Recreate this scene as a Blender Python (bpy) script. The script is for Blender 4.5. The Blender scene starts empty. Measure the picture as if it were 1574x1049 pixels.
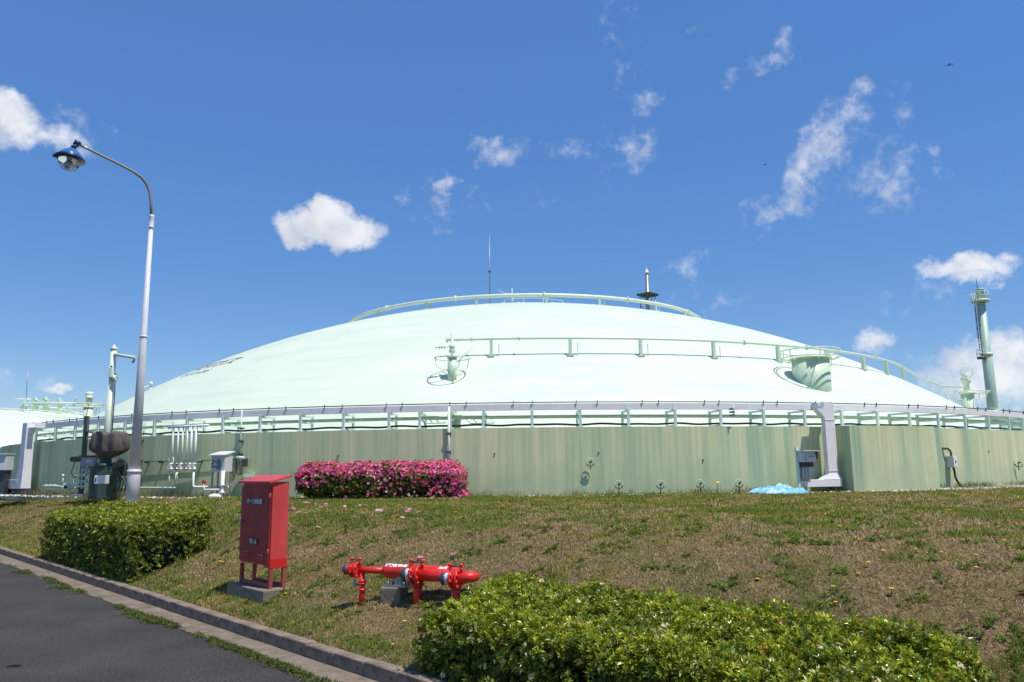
import bpy, math, random
import numpy as np
from mathutils import Vector, Matrix

random.seed(7)
rng = np.random.default_rng(11)
scene = bpy.context.scene
PI = math.pi

# ------------------------------------------------------------------ camera
CAM_H, FPX, PITCH, ROLL, PW, PH = 2.1, 1188.0, math.radians(9.4), math.radians(0.6), 1574, 1049
_fw = Vector((0, math.cos(PITCH), math.sin(PITCH)))
_rt = Vector((1, 0, 0)) * math.cos(ROLL) - Vector((0, -math.sin(PITCH), math.cos(PITCH))) * math.sin(ROLL)
_up = _rt.cross(_fw)
cam_data = bpy.data.cameras.new("camera")
cam = bpy.data.objects.new("camera", cam_data)
scene.collection.objects.link(cam)
cam_data.sensor_width = 36.0
cam_data.lens = 36.0 * FPX / PW
cam_data.clip_start = 0.1
cam_data.clip_end = 20000
m = Matrix((_rt, _up, -_fw)).transposed().to_4x4()
m.translation = Vector((0, 0, CAM_H))
cam.matrix_world = m
scene.camera = cam
EYE = Vector((0, 0, CAM_H))

# ------------------------------------------------------------------ light
SUN = Vector((0.33, -0.275, 1.0)).normalized()
sun_data = bpy.data.lights.new("sun", 'SUN')
sun_data.energy = 4.8
sun_data.angle = math.radians(0.53)
sun_data.color = (1.0, 0.94, 0.84)
sun = bpy.data.objects.new("sun", sun_data)
sun.rotation_euler = SUN.to_track_quat('Z', 'Y').to_euler()
sun.location = (0, 0, 60)
scene.collection.objects.link(sun)

scene.view_settings.view_transform = 'Standard'
scene.view_settings.look = 'None'
scene.view_settings.exposure = 0.0
scene.view_settings.gamma = 1.0
scene.view_settings.use_curve_mapping = False

SKY_STRENGTH = 0.115


def ray(x, y):
    return (_fw + _rt * ((x - PW / 2) / FPX) + _up * ((PH / 2 - y) / FPX)).normalized()


world = bpy.data.worlds.new("World")
scene.world = world
world.use_nodes = True
wn, wl = world.node_tree.nodes, world.node_tree.links
wn.clear()


def build_sky():
    out = wn.new('ShaderNodeOutputWorld')
    bg = wn.new('ShaderNodeBackground')
    bg.inputs['Strength'].default_value = SKY_STRENGTH
    wl.new(bg.outputs[0], out.inputs[0])
    sky = wn.new('ShaderNodeTexSky')
    sky.sky_type = 'NISHITA'
    sky.sun_disc = False
    sky.sun_elevation = math.asin(SUN.z)
    sky.sun_rotation = math.atan2(SUN.x, SUN.y)
    sky.altitude = 0
    sky.air_density = 1.1
    sky.dust_density = 0.0
    sky.ozone_density = 2.6
    hsv = wn.new('ShaderNodeHueSaturation')
    hsv.inputs['Hue'].default_value = 0.508
    hsv.inputs['Saturation'].default_value = 1.34
    hsv.inputs['Value'].default_value = 1.12
    wl.new(sky.outputs[0], hsv.inputs['Color'])
    geo = wn.new('ShaderNodeTexCoord')
    d = geo.outputs['Generated']

    def math_node(op, a, b=None, c=None):
        n = wn.new('ShaderNodeMath')
        n.operation = op
        for i, v in enumerate((a, b, c)):
            if v is None:
                continue
            if isinstance(v, (int, float)):
                n.inputs[i].default_value = v
            else:
                wl.new(v, n.inputs[i])
        return n.outputs[0]

    # cumulus: x, y on the photograph give each cloud's direction; half sizes, weight, tilt
    clouds = [
        (505, 350, 92, 36, 1.75, 0), (505, 330, 48, 26, 1.7, 0), (470, 352, 52, 30, 1.6, 0),
        (18, 180, 44, 40, 1.25, 0), (70, 205, 62, 26, .95, -12), (110, 192, 30, 20, .5, 0), (20, 212, 40, 22, 1.0, 0),
        (1258, 240, 66, 30, .78, 55), (1240, 270, 40, 24, .79, 40), (1290, 205, 42, 20, .6, 40),
        (1370, 272, 46, 36, .55, 20), (1175, 328, 20, 24, .75, -20),
        (1480, 408, 62, 22, 1.35, -4), (1500, 425, 34, 18, 1.0, 0), (1425, 444, 58, 16, .38, 18),
        (1340, 524, 32, 22, 1.0, 0),
        (1520, 570, 100, 50, 1.15, 0), (1475, 552, 46, 28, 1.0, 0), (1545, 545, 46, 36, 1.2, 0), (1600, 570, 70, 60, 1.2, 0),
        (760, 232, 38, 18, .62, 0), (685, 281, 28, 15, .85, 12), (672, 312, 14, 34, .38, 0),
        (978, 226, 26, 26, .66, 25), (858, 230, 24, 10, .4, 0), (912, 216, 22, 12, .32, 0), (990, 152, 20, 16, .5, 30),
        (620, 310, 14, 14, .42, 0), (733, 312, 14, 10, .34, -20), (1160, 102, 42, 12, .42, 20), (1070, 62, 14, 12, .42, 0),
        (1325, 135, 14, 9, .48, 25), (1062, 402, 32, 12, .42, 20), (1085, 458, 34, 14, .26, 0),
        (92, 592, 20, 8, 1.0, 0), (85, 597, 27, 6, .9, 0), (30, 588, 60, 10, .34, 0), (1442, 258, 9, 16, .42, 10),
        (955, 45, 14, 44, .28, 10), (1390, 152, 9, 28, .32, 0), (1210, 55, 14, 9, .34, 0), (1557, 404, 9, 9, .5, 0),
        (685, 335, 10, 14, .3, 0), (850, 316, 24, 10, .24, 0), (942, 268, 12, 10, .26, 0),
    ]
    # break the outlines up: shift the direction by a noise vector first
    wob = wn.new('ShaderNodeTexNoise')
    wob.inputs['Scale'].default_value = 26
    wob.inputs['Detail'].default_value = 8
    wob.inputs['Roughness'].default_value = 0.6
    wl.new(d, wob.inputs['Vector'])
    sub = wn.new('ShaderNodeVectorMath'); sub.operation = 'SUBTRACT'
    wl.new(wob.outputs['Color'], sub.inputs[0]); sub.inputs[1].default_value = (.5, .5, .5)
    sc = wn.new('ShaderNodeVectorMath'); sc.operation = 'SCALE'
    wl.new(sub.outputs[0], sc.inputs[0]); sc.inputs['Scale'].default_value = 0.048
    add = wn.new('ShaderNodeVectorMath'); add.operation = 'ADD'
    wl.new(d, add.inputs[0]); wl.new(sc.outputs[0], add.inputs[1])
    dw = add.outputs[0]
    F = None
    for (px, py, a, b, s, rot) in clouds:
        if s < .8:
            a, b, s = a * 1.45, b * 1.45, s - .17
        c = ray(px, py)
        r = c.cross(Vector((0, 0, 1))).normalized()
        u = r.cross(c)
        t = math.radians(rot)
        r2, u2 = r * math.cos(t) + u * math.sin(t), u * math.cos(t) - r * math.sin(t)
        r2, u2 = r2 * (FPX / a), u2 * (FPX / b)
        q = []
        for v in (r2, u2):
            n = wn.new('ShaderNodeVectorMath'); n.operation = 'DOT_PRODUCT'
            wl.new(dw, n.inputs[0]); n.inputs[1].default_value = v
            q.append(n.outputs['Value'])
        mm = math_node('MULTIPLY_ADD', q[0], q[0], math_node('MULTIPLY', q[1], q[1]))
        f = math_node('MULTIPLY_ADD', mm, -s, s)
        F = f if F is None else math_node('MAXIMUM', F, f)
    nz = wn.new('ShaderNodeTexNoise')
    nz.inputs['Scale'].default_value = 42
    nz.inputs['Detail'].default_value = 7
    nz.inputs['Roughness'].default_value = 0.6
    wl.new(d, nz.inputs['Vector'])
    dens = math_node('ADD', F, math_node('MULTIPLY', math_node('SUBTRACT', nz.outputs['Fac'], .5), 2.1))
    mr = wn.new('ShaderNodeMapRange'); mr.interpolation_type = 'SMOOTHSTEP'
    mr.inputs['From Min'].default_value = 0.02
    mr.inputs['From Max'].default_value = 1.3
    wl.new(dens, mr.inputs['Value'])
    alpha = math_node('MULTIPLY', mr.outputs[0], 0.93)
    # a second noise gives the puffs a brighter and a greyer side
    nz2 = wn.new('ShaderNodeTexNoise')
    nz2.inputs['Scale'].default_value = 17
    nz2.inputs['Detail'].default_value = 5
    wl.new(d, nz2.inputs['Vector'])
    ccol = wn.new('ShaderNodeMix'); ccol.data_type = 'RGBA'
    k = 1.0 / SKY_STRENGTH
    ccol.inputs['A'].default_value = (.62 * k, .65 * k, .74 * k, 1)
    ccol.inputs['B'].default_value = (.93 * k, .94 * k, .97 * k, 1)
    mr2 = wn.new('ShaderNodeMapRange')
    mr2.inputs['From Min'].default_value = .3; mr2.inputs['From Max'].default_value = .6
    wl.new(nz2.outputs['Fac'], mr2.inputs['Value'])
    wl.new(mr2.outputs[0], ccol.inputs['Factor'])
    mix = wn.new('ShaderNodeMix'); mix.data_type = 'RGBA'
    wl.new(alpha, mix.inputs['Factor'])
    # clear spring air: the sky texture evened out with a plain blue
    even = wn.new('ShaderNodeMix'); even.data_type = 'RGBA'
    even.inputs['Factor'].default_value = .46
    wl.new(hsv.outputs[0], even.inputs['A'])
    even.inputs['B'].default_value = (.140 * k, .305 * k, .70 * k, 1)
    wl.new(even.outputs['Result'], mix.inputs['A'])
    wl.new(ccol.outputs['Result'], mix.inputs['B'])
    wl.new(mix.outputs['Result'], bg.inputs['Color'])


build_sky()
world.cycles.sampling_method = 'MANUAL'
world.cycles.sample_map_resolution = 512

# ------------------------------------------------------------------ place helpers
DR = Vector((-0.68817, 0.72555, 0))       # along the road, away to the left
NR = Vector((0.72555, 0.68817, 0))        # from the road up the bank
DK = 4.6616                                # camera to kerb foot
TC = Vector((0.807, 53.5, 0))              # tank axis
WALL_R, WALL_TOP, TOPZ = 30.1, 3.33, 1.30
DOME_R, DOME_ZC = 48.99, -36.416


def ut(u, t, z=0.0):
    p = DR * u + NR * (DK + t)
    return Vector((p.x, p.y, z))


def to_ut(p):
    return p.x * DR.x + p.y * DR.y, p.x * NR.x + p.y * NR.y - DK


PROF_T = [-1e4, 0.0, .15, .5, .9, 1.6, 2.4, 3.2, 4.0, 5.0, 1e4]
PROF_Z = [.0, .0, .14, .22, .34, .62, .95, 1.17, 1.26, TOPZ, TOPZ]


def prof(t):
    # piecewise profile softened by a small box filter
    return (np.interp(t, PROF_T, PROF_Z) * .5 + np.interp(np.asarray(t) - .18, PROF_T, PROF_Z) * .25
            + np.interp(np.asarray(t) + .18, PROF_T, PROF_Z) * .25)


def ground_z(x, y):
    t = x * NR.x + y * NR.y - DK
    return float(np.where(t < .2, np.interp(t, PROF_T, PROF_Z), prof(t)))


def on_ground(x, y):
    d = ray(x, y)
    s = 3.0
    while s < 400:
        p = EYE + d * s
        if p.z <= ground_z(p.x, p.y):
            return p
        s += 0.02
    return p


def on_z(x, y, z):
    d = ray(x, y)
    return EYE + d * ((z - CAM_H) / d.z)


def at_depth(x, y, Y):
    d = ray(x, y)
    return EYE + d * (Y / d.y)


def on_cyl(x, y, R):
    d = ray(x, y)
    A = d.x * d.x + d.y * d.y
    B = -2 * (d.x * TC.x + d.y * TC.y)
    Cc = TC.x ** 2 + TC.y ** 2 - R * R
    disc = max(B * B - 4 * A * Cc, 0)
    return EYE + d * ((-B - math.sqrt(disc)) / (2 * A))


def on_wall(x, y, off=0.0):
    return on_cyl(x, y, WALL_R + off)


def on_dome(x, y, off=0.0):
    d = ray(x, y)
    o = EYE - Vector((TC.x, TC.y, DOME_ZC))
    b = d.dot(o)
    R = DOME_R + off
    q = b * b - (o.dot(o) - R * R)
    return EYE + d * (-b - math.sqrt(max(q, 0)))


def dome_z(x, y):
    return DOME_ZC + math.sqrt(DOME_R ** 2 - (x - TC.x) ** 2 - (y - TC.y) ** 2)


def ang(p):
    """azimuth round the tank, 0 towards the camera, positive to the right"""
    return math.atan2(p.x - TC.x, -(p.y - TC.y))


def cyl(th, R, z):
    return Vector((TC.x + R * math.sin(th), TC.y - R * math.cos(th), z))


# ------------------------------------------------------------------ mesh builder
class MB:
    def __init__(s):
        s.v, s.f, s.sm = [], [], []

    def add(s, vs, fs, smooth=False):
        o = len(s.v)
        s.v += [Vector(v) for v in vs]
        s.f += [tuple(i + o for i in f) for f in fs]
        s.sm += [smooth] * len(fs)
        return s

    def box(s, c, size, ax=None, bevel=0.0):
        """c centre, size full, ax three axes"""
        ax = ax or (Vector((1, 0, 0)), Vector((0, 1, 0)), Vector((0, 0, 1)))
        c = Vector(c)
        hx, hy, hz = (q / 2 for q in size)
        if bevel <= 0:
            vs = [c + ax[0] * (i * hx) + ax[1] * (j * hy) + ax[2] * (k * hz) for i in (-1, 1) for j in (-1, 1) for k in (-1, 1)]
            return s.add(vs, [(0, 1, 3, 2), (4, 6, 7, 5), (0, 4, 5, 1), (2, 3, 7, 6), (0, 2, 6, 4), (1, 5, 7, 3)])
        b = min(bevel, hx * .9, hy * .9, hz * .9)
        import bmesh
        bm = bmesh.new()
        bmesh.ops.create_cube(bm, size=1)
        for v in bm.verts:
            v.co = Vector((v.co.x * size[0], v.co.y * size[1], v.co.z * size[2]))
        bmesh.ops.bevel(bm, geom=bm.edges[:], offset=b, segments=2, affect='EDGES', profile=.5)
        vs = [c + ax[0] * v.co.x + ax[1] * v.co.y + ax[2] * v.co.z for v in bm.verts]
        bm.verts.index_update()
        fs = [tuple(v.index for v in f.verts) for f in bm.faces]
        bm.free()
        return s.add(vs, fs)

    def tube(s, pts, r, n=8, caps=True, closed=False):
        pts = [Vector(p) for p in pts]
        N = len(pts)
        rs = r if isinstance(r, (list, tuple)) else [r] * N
        vs, prev = [], None
        for i, p in enumerate(pts):
            if closed:
                t = (pts[(i + 1) % N] - pts[i - 1]).normalized()
            else:
                t = (pts[min(i + 1, N - 1)] - pts[max(i - 1, 0)]).normalized()
            if prev is None:
                a = t.cross(Vector((0, 0, 1)))
                if a.length < .05:
                    a = t.cross(Vector((1, 0, 0)))
                a.normalize()
            else:
                a = prev - t * prev.dot(t)
                a.normalize()
            prev = a
            b = t.cross(a)
            for k in range(n):
                q = 2 * PI * k / n
                vs.append(p + a * (rs[i] * math.cos(q)) + b * (rs[i] * math.sin(q)))
        fs = []
        for i in range(N if closed else N - 1):
            j = (i + 1) % N
            for k in range(n):
                k2 = (k + 1) % n
                fs.append((i * n + k, i * n + k2, j * n + k2, j * n + k))
        s.add(vs, fs, True)
        if caps and not closed:
            o = len(s.v) - len(vs)
            s.f += [tuple(o + k for k in reversed(range(n))), tuple(o + (N - 1) * n + k for k in range(n))]
            s.sm += [False, False]
        return s

    def lathe(s, base, axis, prof_, n=16, smooth=True):
        """prof_: (distance along axis, radius)"""
        base, axis = Vector(base), Vector(axis).normalized()
        a = axis.cross(Vector((0, 0, 1)))
        if a.length < .05:
            a = axis.cross(Vector((1, 0, 0)))
        a.normalize()
        b = axis.cross(a)
        vs, fs = [], []
        for h, r in prof_:
            for k in range(n):
                q = 2 * PI * k / n
                vs.append(base + axis * h + (a * math.cos(q) + b * math.sin(q)) * max(r, 1e-4))
        for i in range(len(prof_) - 1):
            for k in range(n):
                k2 = (k + 1) % n
                fs.append((i * n + k, i * n + k2, (i + 1) * n + k2, (i + 1) * n + k))
        s.add(vs, fs, smooth)
        o = len(s.v) - len(vs)
        s.f += [tuple(o + k for k in reversed(range(n))), tuple(o + (len(prof_) - 1) * n + k for k in range(n))]
        s.sm += [False, False]
        return s

    def disc(s, c, axis, r, h, n=16):
        return s.lathe(Vector(c) - Vector(axis).normalized() * h / 2, axis, [(0, r), (h, r)], n)

    def torus(s, c, axis, R, r, n=24, m_=6):
        axis = Vector(axis).normalized()
        a = axis.cross(Vector((0, 0, 1)))
        if a.length < .05:
            a = axis.cross(Vector((1, 0, 0)))
        a.normalize()
        b = axis.cross(a)
        return s.tube([Vector(c) + a * (R * math.cos(2 * PI * k / n)) + b * (R * math.sin(2 * PI * k / n)) for k in range(n)], r, m_, closed=True)

    def arc_box(s, th0, th1, r0, r1, z0, z1, n=8):
        vs, fs = [], []
        for i in range(n + 1):
            th = th0 + (th1 - th0) * i / n
            vs += [cyl(th, r0, z0), cyl(th, r1, z0), cyl(th, r1, z1), cyl(th, r0, z1)]
        for i in range(n):
            for k in range(4):
                k2 = (k + 1) % 4
                fs.append((i * 4 + k, i * 4 + k2, (i + 1) * 4 + k2, (i + 1) * 4 + k))
        fs += [(3, 2, 1, 0), tuple(n * 4 + k for k in range(4))]
        return s.add(vs, fs)

    def sphere(s, c, r, n=12, m_=8, sc=(1, 1, 1)):
        vs, fs = [], []
        c = Vector(c)
        for i in range(m_ + 1):
            t = PI * i / m_
            for k in range(n):
                q = 2 * PI * k / n
                vs.append(c + Vector((r * sc[0] * max(math.sin(t), 1e-3) * math.cos(q), r * sc[1] * max(math.sin(t), 1e-3) * math.sin(q), -r * sc[2] * math.cos(t))))
        for i in range(m_):
            for k in range(n):
                k2 = (k + 1) % n
                fs.append((i * n + k, i * n + k2, (i + 1) * n + k2, (i + 1) * n + k))
        return s.add(vs, fs, True)

    def mesh(s, name, mat, origin=Vector((0, 0, 0))):
        me = bpy.data.meshes.new(name)
        o = Vector(origin)
        me.from_pydata([v - o for v in s.v], [], s.f)
        me.polygons.foreach_set('use_smooth', s.sm)
        me.materials.append(mat)
        me.update()
        import bmesh
        bm = bmesh.new(); bm.from_mesh(me)
        bmesh.ops.recalc_face_normals(bm, faces=bm.faces)
        bm.to_mesh(me); bm.free()
        return me


def link(o):
    scene.collection.objects.link(o)
    return o


def world_loc(o):
    p = Vector((0, 0, 0))
    while o is not None:
        p += o.location
        o = o.parent
    return p


def thing(name, label, cat, loc, group=None):
    o = link(bpy.data.objects.new(name, None))
    o.empty_display_size = .2
    o.location = loc
    o['label'] = label
    o['category'] = cat
    if group:
        o['group'] = group
    return o


def part(name, mb, mat, parent, label=None, stuff=False):
    """a child mesh given in world coordinates"""
    o = link(bpy.data.objects.new(name, mb.mesh(name, mat, world_loc(parent))))
    o.parent = parent
    if label:
        o['label'] = label
    if stuff:
        o['kind'] = 'stuff'
    return o


def part_at(name, me, parent, loc, rotz=0.0, mtx=None):
    o = link(bpy.data.objects.new(name, me))
    o.parent = parent
    if mtx is not None:
        o.matrix_local = Matrix.Translation(Vector(loc) - world_loc(parent)) @ mtx
    else:
        o.location = Vector(loc) - world_loc(parent)
        o.rotation_euler = (0, 0, rotz)
    return o


def solo(name, mb, mat, loc, label=None, cat=None, group=None, kind=None):
    o = link(bpy.data.objects.new(name, mb.mesh(name, mat, loc)))
    o.location = loc
    if label:
        o['label'] = label
    if cat:
        o['category'] = cat
    if group:
        o['group'] = group
    if kind:
        o['kind'] = kind
    return o


def raw_mesh(name, verts, faces, mat, colors=None, smooth=False):
    """fast mesh from numpy arrays; faces (n, k) of equal size; colors per vertex rgb"""
    me = bpy.data.meshes.new(name)
    nv, (nf, k) = len(verts), faces.shape
    me.vertices.add(nv)
    me.vertices.foreach_set('co', np.ascontiguousarray(verts, np.float32).ravel())
    me.loops.add(nf * k)
    me.loops.foreach_set('vertex_index', np.ascontiguousarray(faces, np.int32).ravel())
    me.polygons.add(nf)
    me.polygons.foreach_set('loop_start', np.arange(0, nf * k, k, dtype=np.int32))
    me.polygons.foreach_set('use_smooth', np.full(nf, smooth))
    me.update(calc_edges=True)
    if colors is not None:
        at = me.color_attributes.new('tint', 'FLOAT_COLOR', 'POINT')
        c4 = np.ones((nv, 4), np.float32)
        c4[:, :3] = colors
        at.data.foreach_set('color', c4.ravel())
    me.materials.append(mat)
    return me


# ------------------------------------------------------------------ noise (numpy)
_lat = np.random.default_rng(5).random((256, 256))


def vnoise(x, y, s=1.0):
    x, y = np.asarray(x) / s, np.asarray(y) / s
    xi, yi = np.floor(x).astype(int), np.floor(y).astype(int)
    fx, fy = x - xi, y - yi
    fx, fy = fx * fx * (3 - 2 * fx), fy * fy * (3 - 2 * fy)
    a, b = _lat[xi % 256, yi % 256], _lat[(xi + 1) % 256, yi % 256]
    c, d = _lat[xi % 256, (yi + 1) % 256], _lat[(xi + 1) % 256, (yi + 1) % 256]
    return (a * (1 - fx) + b * fx) * (1 - fy) + (c * (1 - fx) + d * fx) * fy


def fbm(x, y, s=1.0, o=4):
    v, a, t = 0, 1.0, 0
    for i in range(o):
        v = v + a * vnoise(x + 17.3 * i, y - 9.1 * i, s / 2 ** i)
        t += a
        a *= .55
    return v / t


# ------------------------------------------------------------------ materials
def new_mat(name):
    mt = bpy.data.materials.new(name)
    mt.use_nodes = True
    nt = mt.node_tree
    return mt, nt.nodes, nt.links, nt.nodes['Principled BSDF']


def ramp(nodes, stops):
    r = nodes.new('ShaderNodeValToRGB')
    e = r.color_ramp.elements
    while len(e) < len(stops):
        e.new(.5)
    for i, (p, c) in enumerate(stops):
        e[i].position = p
        e[i].color = (*c, 1)
    return r


def noise(nodes, links, scale, detail=4, rough=.55, vec=None, sx=None):
    n = nodes.new('ShaderNodeTexNoise')
    n.inputs['Scale'].default_value = scale
    n.inputs['Detail'].default_value = detail
    n.inputs['Roughness'].default_value = rough
    if vec is not None:
        if sx:
            mp = nodes.new('ShaderNodeMapping')
            mp.inputs['Scale'].default_value = sx
            links.new(vec, mp.inputs['Vector'])
            vec = mp.outputs[0]
        links.new(vec, n.inputs['Vector'])
    return n


def mat(name, col, rough=.5, metal=0.0, var=.12, scale=6.0, bump=0.0, dirt=None, spec=.5, sx=None, bscale=None):
    mt, N, L, P = new_mat(name)
    P.inputs['Roughness'].default_value = rough
    P.inputs['Metallic'].default_value = metal
    P.inputs['Specular IOR Level'].default_value = spec
    tc = N.new('ShaderNodeTexCoord').outputs['Object']
    nz = noise(N, L, scale, 5, .6, tc, sx)
    lo = tuple(max(c * (1 - var), 0) for c in col)
    hi = tuple(min(c * (1 + var), 1) for c in col)
    r = ramp(N, [(.3, lo), (.7, hi)])
    L.new(nz.outputs['Fac'], r.inputs[0])
    last = r.outputs[0]
    if dirt:
        n2 = noise(N, L, scale * 2.7, 6, .65, tc)
        r2 = ramp(N, [(.56, (0, 0, 0)), (.72, (1, 1, 1))])
        L.new(n2.outputs['Fac'], r2.inputs[0])
        mx = N.new('ShaderNodeMix'); mx.data_type = 'RGBA'
        L.new(r2.outputs[0], mx.inputs['Factor'])
        L.new(last, mx.inputs['A'])
        mx.inputs['B'].default_value = (*dirt, 1)
        last = mx.outputs['Result']
    L.new(last, P.inputs['Base Color'])
    if bump:
        n3 = noise(N, L, bscale or scale * 4, 6, .6, tc)
        b = N.new('ShaderNodeBump')
        b.inputs['Strength'].default_value = bump
        b.inputs['Distance'].default_value = .02
        L.new(n3.outputs['Fac'], b.inputs['Height'])
        L.new(b.outputs[0], P.inputs['Normal'])
    return mt


def tint_mat(name, rough=.5, trans=0.0, spec=.4, gain=1.0):
    """colour read from the per-blade or per-leaf tint"""
    mt, N, L, P = new_mat(name)
    at = N.new('ShaderNodeAttribute')
    at.attribute_name = 'tint'
    L.new(at.outputs['Color'], P.inputs['Base Color'])
    P.inputs['Roughness'].default_value = rough
    P.inputs['Specular IOR Level'].default_value = spec
    if trans > 0:
        tr = N.new('ShaderNodeBsdfTranslucent')
        mul = N.new('ShaderNodeMix'); mul.data_type = 'RGBA'; mul.blend_type = 'MULTIPLY'
        mul.inputs['Factor'].default_value = 1
        L.new(at.outputs['Color'], mul.inputs['A'])
        mul.inputs['B'].default_value = (1.5, 1.6, .8, 1)
        L.new(mul.outputs['Result'], tr.inputs['Color'])
        ms = N.new('ShaderNodeMixShader')
        ms.inputs[0].default_value = trans
        L.new(P.outputs[0], ms.inputs[1]); L.new(tr.outputs[0], ms.inputs[2])
        L.new(ms.outputs[0], N['Material Output'].inputs['Surface'])
    return mt


M = {}
M['mint'] = mat('mint_paint', (.55, .68, .50), .45, 0, .05, 3, dirt=(.42, .52, .42))
M['mint_pale'] = mat('pale_mint_paint', (.66, .75, .59), .4, 0, .05, 4)
M['mint_grey'] = mat('grey_mint_steel', (.58, .74, .66), .45, 0, .06, 3)
M['tray'] = mat('lilac_grey_duct_paint', (.80, .78, .79), .45, 0, .05, 2.5, dirt=(.66, .64, .66))
M['light_grey'] = mat('light_grey_box_paint', (.60, .62, .64), .45, 0, .04, 3)
M['mint_stack'] = mat('stack_mint_paint', (.42, .58, .46), .45, 0, .06, .8, dirt=(.30, .43, .34))
M['white'] = mat('white_pipe_paint', (.78, .80, .78), .4, 0, .04, 5, dirt=(.6, .6, .56))
M['dark'] = mat('dark_rubber', (.025, .027, .028), .55, 0, .2, 8)
M['darkgreen'] = mat('dark_green_enamel', (.05, .085, .06), .5, 0, .2, 5, dirt=(.03, .04, .03))
M['steel'] = mat('galvanised_steel', (.32, .33, .34), .42, .6, .12, 9)
M['darksteel'] = mat('dark_grey_cast_metal', (.07, .08, .085), .4, .35, .2, 14)
M['red'] = mat('red_hydrant_enamel', (.70, .025, .015), .36, 0, .14, 9, .25, dirt=(.36, .05, .03))
M['red_door_shade'] = mat('shaded_red_door_paint', (.34, .026, .026), .5, 0, .16, 4, dirt=(.38, .055, .05), sx=(1, 1, .35), spec=.3)  # cabinet red darkened: shade of the front face put into the colour
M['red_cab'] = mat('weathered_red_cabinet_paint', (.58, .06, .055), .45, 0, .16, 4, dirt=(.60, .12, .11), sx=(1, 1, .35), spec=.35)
M['red_fresh'] = mat('fresh_red_band_paint', (.62, .02, .015), .35, 0, .06, 4)
M['rust'] = mat('red_oxide_frame', (.33, .06, .05), .6, 0, .22, 18, dirt=(.25, .10, .07))
M['concrete'] = mat('weathered_concrete', (.22, .185, .14), .9, 0, .22, 5, .5, dirt=(.12, .115, .09), spec=.2)
M['kerb'] = mat('kerb_concrete', (.22, .175, .135), .92, 0, .42, 5, .8, dirt=(.05, .048, .032), spec=.15)
M['black'] = mat('black_plate', (.015, .015, .015), .4, 0, .1, 6)
M['ink'] = mat('white_lettering', (.82, .82, .80), .5, 0, .02, 9)
M['mark'] = mat('dark_dome_lettering', (.09, .13, .12), .6, 0, .1, 4)
M['pole'] = mat('lilac_grey_pole_paint', (.64, .63, .65), .5, .0, .06, 3, dirt=(.48, .47, .50))
M['arm'] = mat('bare_steel_arm', (.33, .32, .30), .38, .5, .1, 6)
M['cloth'] = mat('brown_tarpaulin', (.105, .085, .068), .72, 0, .22, 3, .3)
M['blue'] = mat('blue_lamp_enamel', (.05, .16, .38), .22, .1, .12, 10)
M['bluedark'] = mat('dark_blue_casting', (.012, .03, .085), .35, .1, .15, 12)
M['stone'] = mat('white_gravel_stone', (.60, .58, .54), .8, 0, .15, 9)
M['wood_and_shade'] = mat('dark_twigs_and_shade', (.012, .015, .006), .9, 0, .3, 20)  # twigs, and near-black enough to paint the shade inside the hedges


def wall_material():
    mt, N, L, P = new_mat('sage_painted_concrete')
    P.inputs['Roughness'].default_value = .85
    P.inputs['Specular IOR Level'].default_value = .2
    g = N.new('ShaderNodeNewGeometry')
    pos = g.outputs['Position']
    base = noise(N, L, 1.0, 4, .55, pos, (1.6, 1.6, .08))       # long vertical wash marks
    r1 = ramp(N, [(.32, (.38, .50, .345)), (.44, (.545, .615, .39)), (.56, (.64, .665, .415)), (.70, (.725, .715, .455))])
    L.new(base.outputs['Fac'], r1.inputs[0])
    fine = noise(N, L, 1.0, 5, .6, pos, (9, 9, .35))
    r2 = ramp(N, [(.36, (.80, .86, .80)), (.60, (1.03, 1.02, .98))])
    L.new(fine.outputs['Fac'], r2.inputs[0])
    m1 = N.new('ShaderNodeMix'); m1.data_type = 'RGBA'; m1.blend_type = 'MULTIPLY'
    m1.inputs['Factor'].default_value = .8
    L.new(r1.outputs[0], m1.inputs['A']); L.new(r2.outputs[0], m1.inputs['B'])
    # algae growing up from the foot
    sep = N.new('ShaderNodeSeparateXYZ'); L.new(pos, sep.inputs[0])
    pn = noise(N, L, .9, 6, .65, pos, (1, 1, 1.2))
    ad = N.new('ShaderNodeMath'); ad.operation = 'MULTIPLY_ADD'
    L.new(pn.outputs['Fac'], ad.inputs[0]); ad.inputs[1].default_value = -2.6
    L.new(sep.outputs['Z'], ad.inputs[2])
    mr = N.new('ShaderNodeMapRange')
    mr.inputs['From Min'].default_value = .05; mr.inputs['From Max'].default_value = 1.1
    mr.inputs['To Min'].default_value = .62; mr.inputs['To Max'].default_value = 0
    L.new(ad.outputs[0], mr.inputs['Value'])
    m2 = N.new('ShaderNodeMix'); m2.data_type = 'RGBA'
    L.new(mr.outputs[0], m2.inputs['Factor'])
    L.new(m1.outputs['Result'], m2.inputs['A'])
    m2.inputs['B'].default_value = (.40, .49, .32, 1)
    # small dark scuffs
    sc = noise(N, L, 2.3, 8, .75, pos)
    r3 = ramp(N, [(.68, (0, 0, 0)), (.8, (.7, .7, .7))])
    L.new(sc.outputs['Fac'], r3.inputs[0])
    m3 = N.new('ShaderNodeMix'); m3.data_type = 'RGBA'
    L.new(r3.outputs[0], m3.inputs['Factor'])
    L.new(m2.outputs['Result'], m3.inputs['A'])
    m3.inputs['B'].default_value = (.20, .21, .15, 1)
    L.new(m3.outputs['Result'], P.inputs['Base Color'])
    b = N.new('ShaderNodeBump'); b.inputs['Strength'].default_value = .25; b.inputs['Distance'].default_value = .01
    fb = noise(N, L, 30, 5, .6, pos)
    L.new(fb.outputs['Fac'], b.inputs['Height'])
    L.new(b.outputs[0], P.inputs['Normal'])
    return mt


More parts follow.
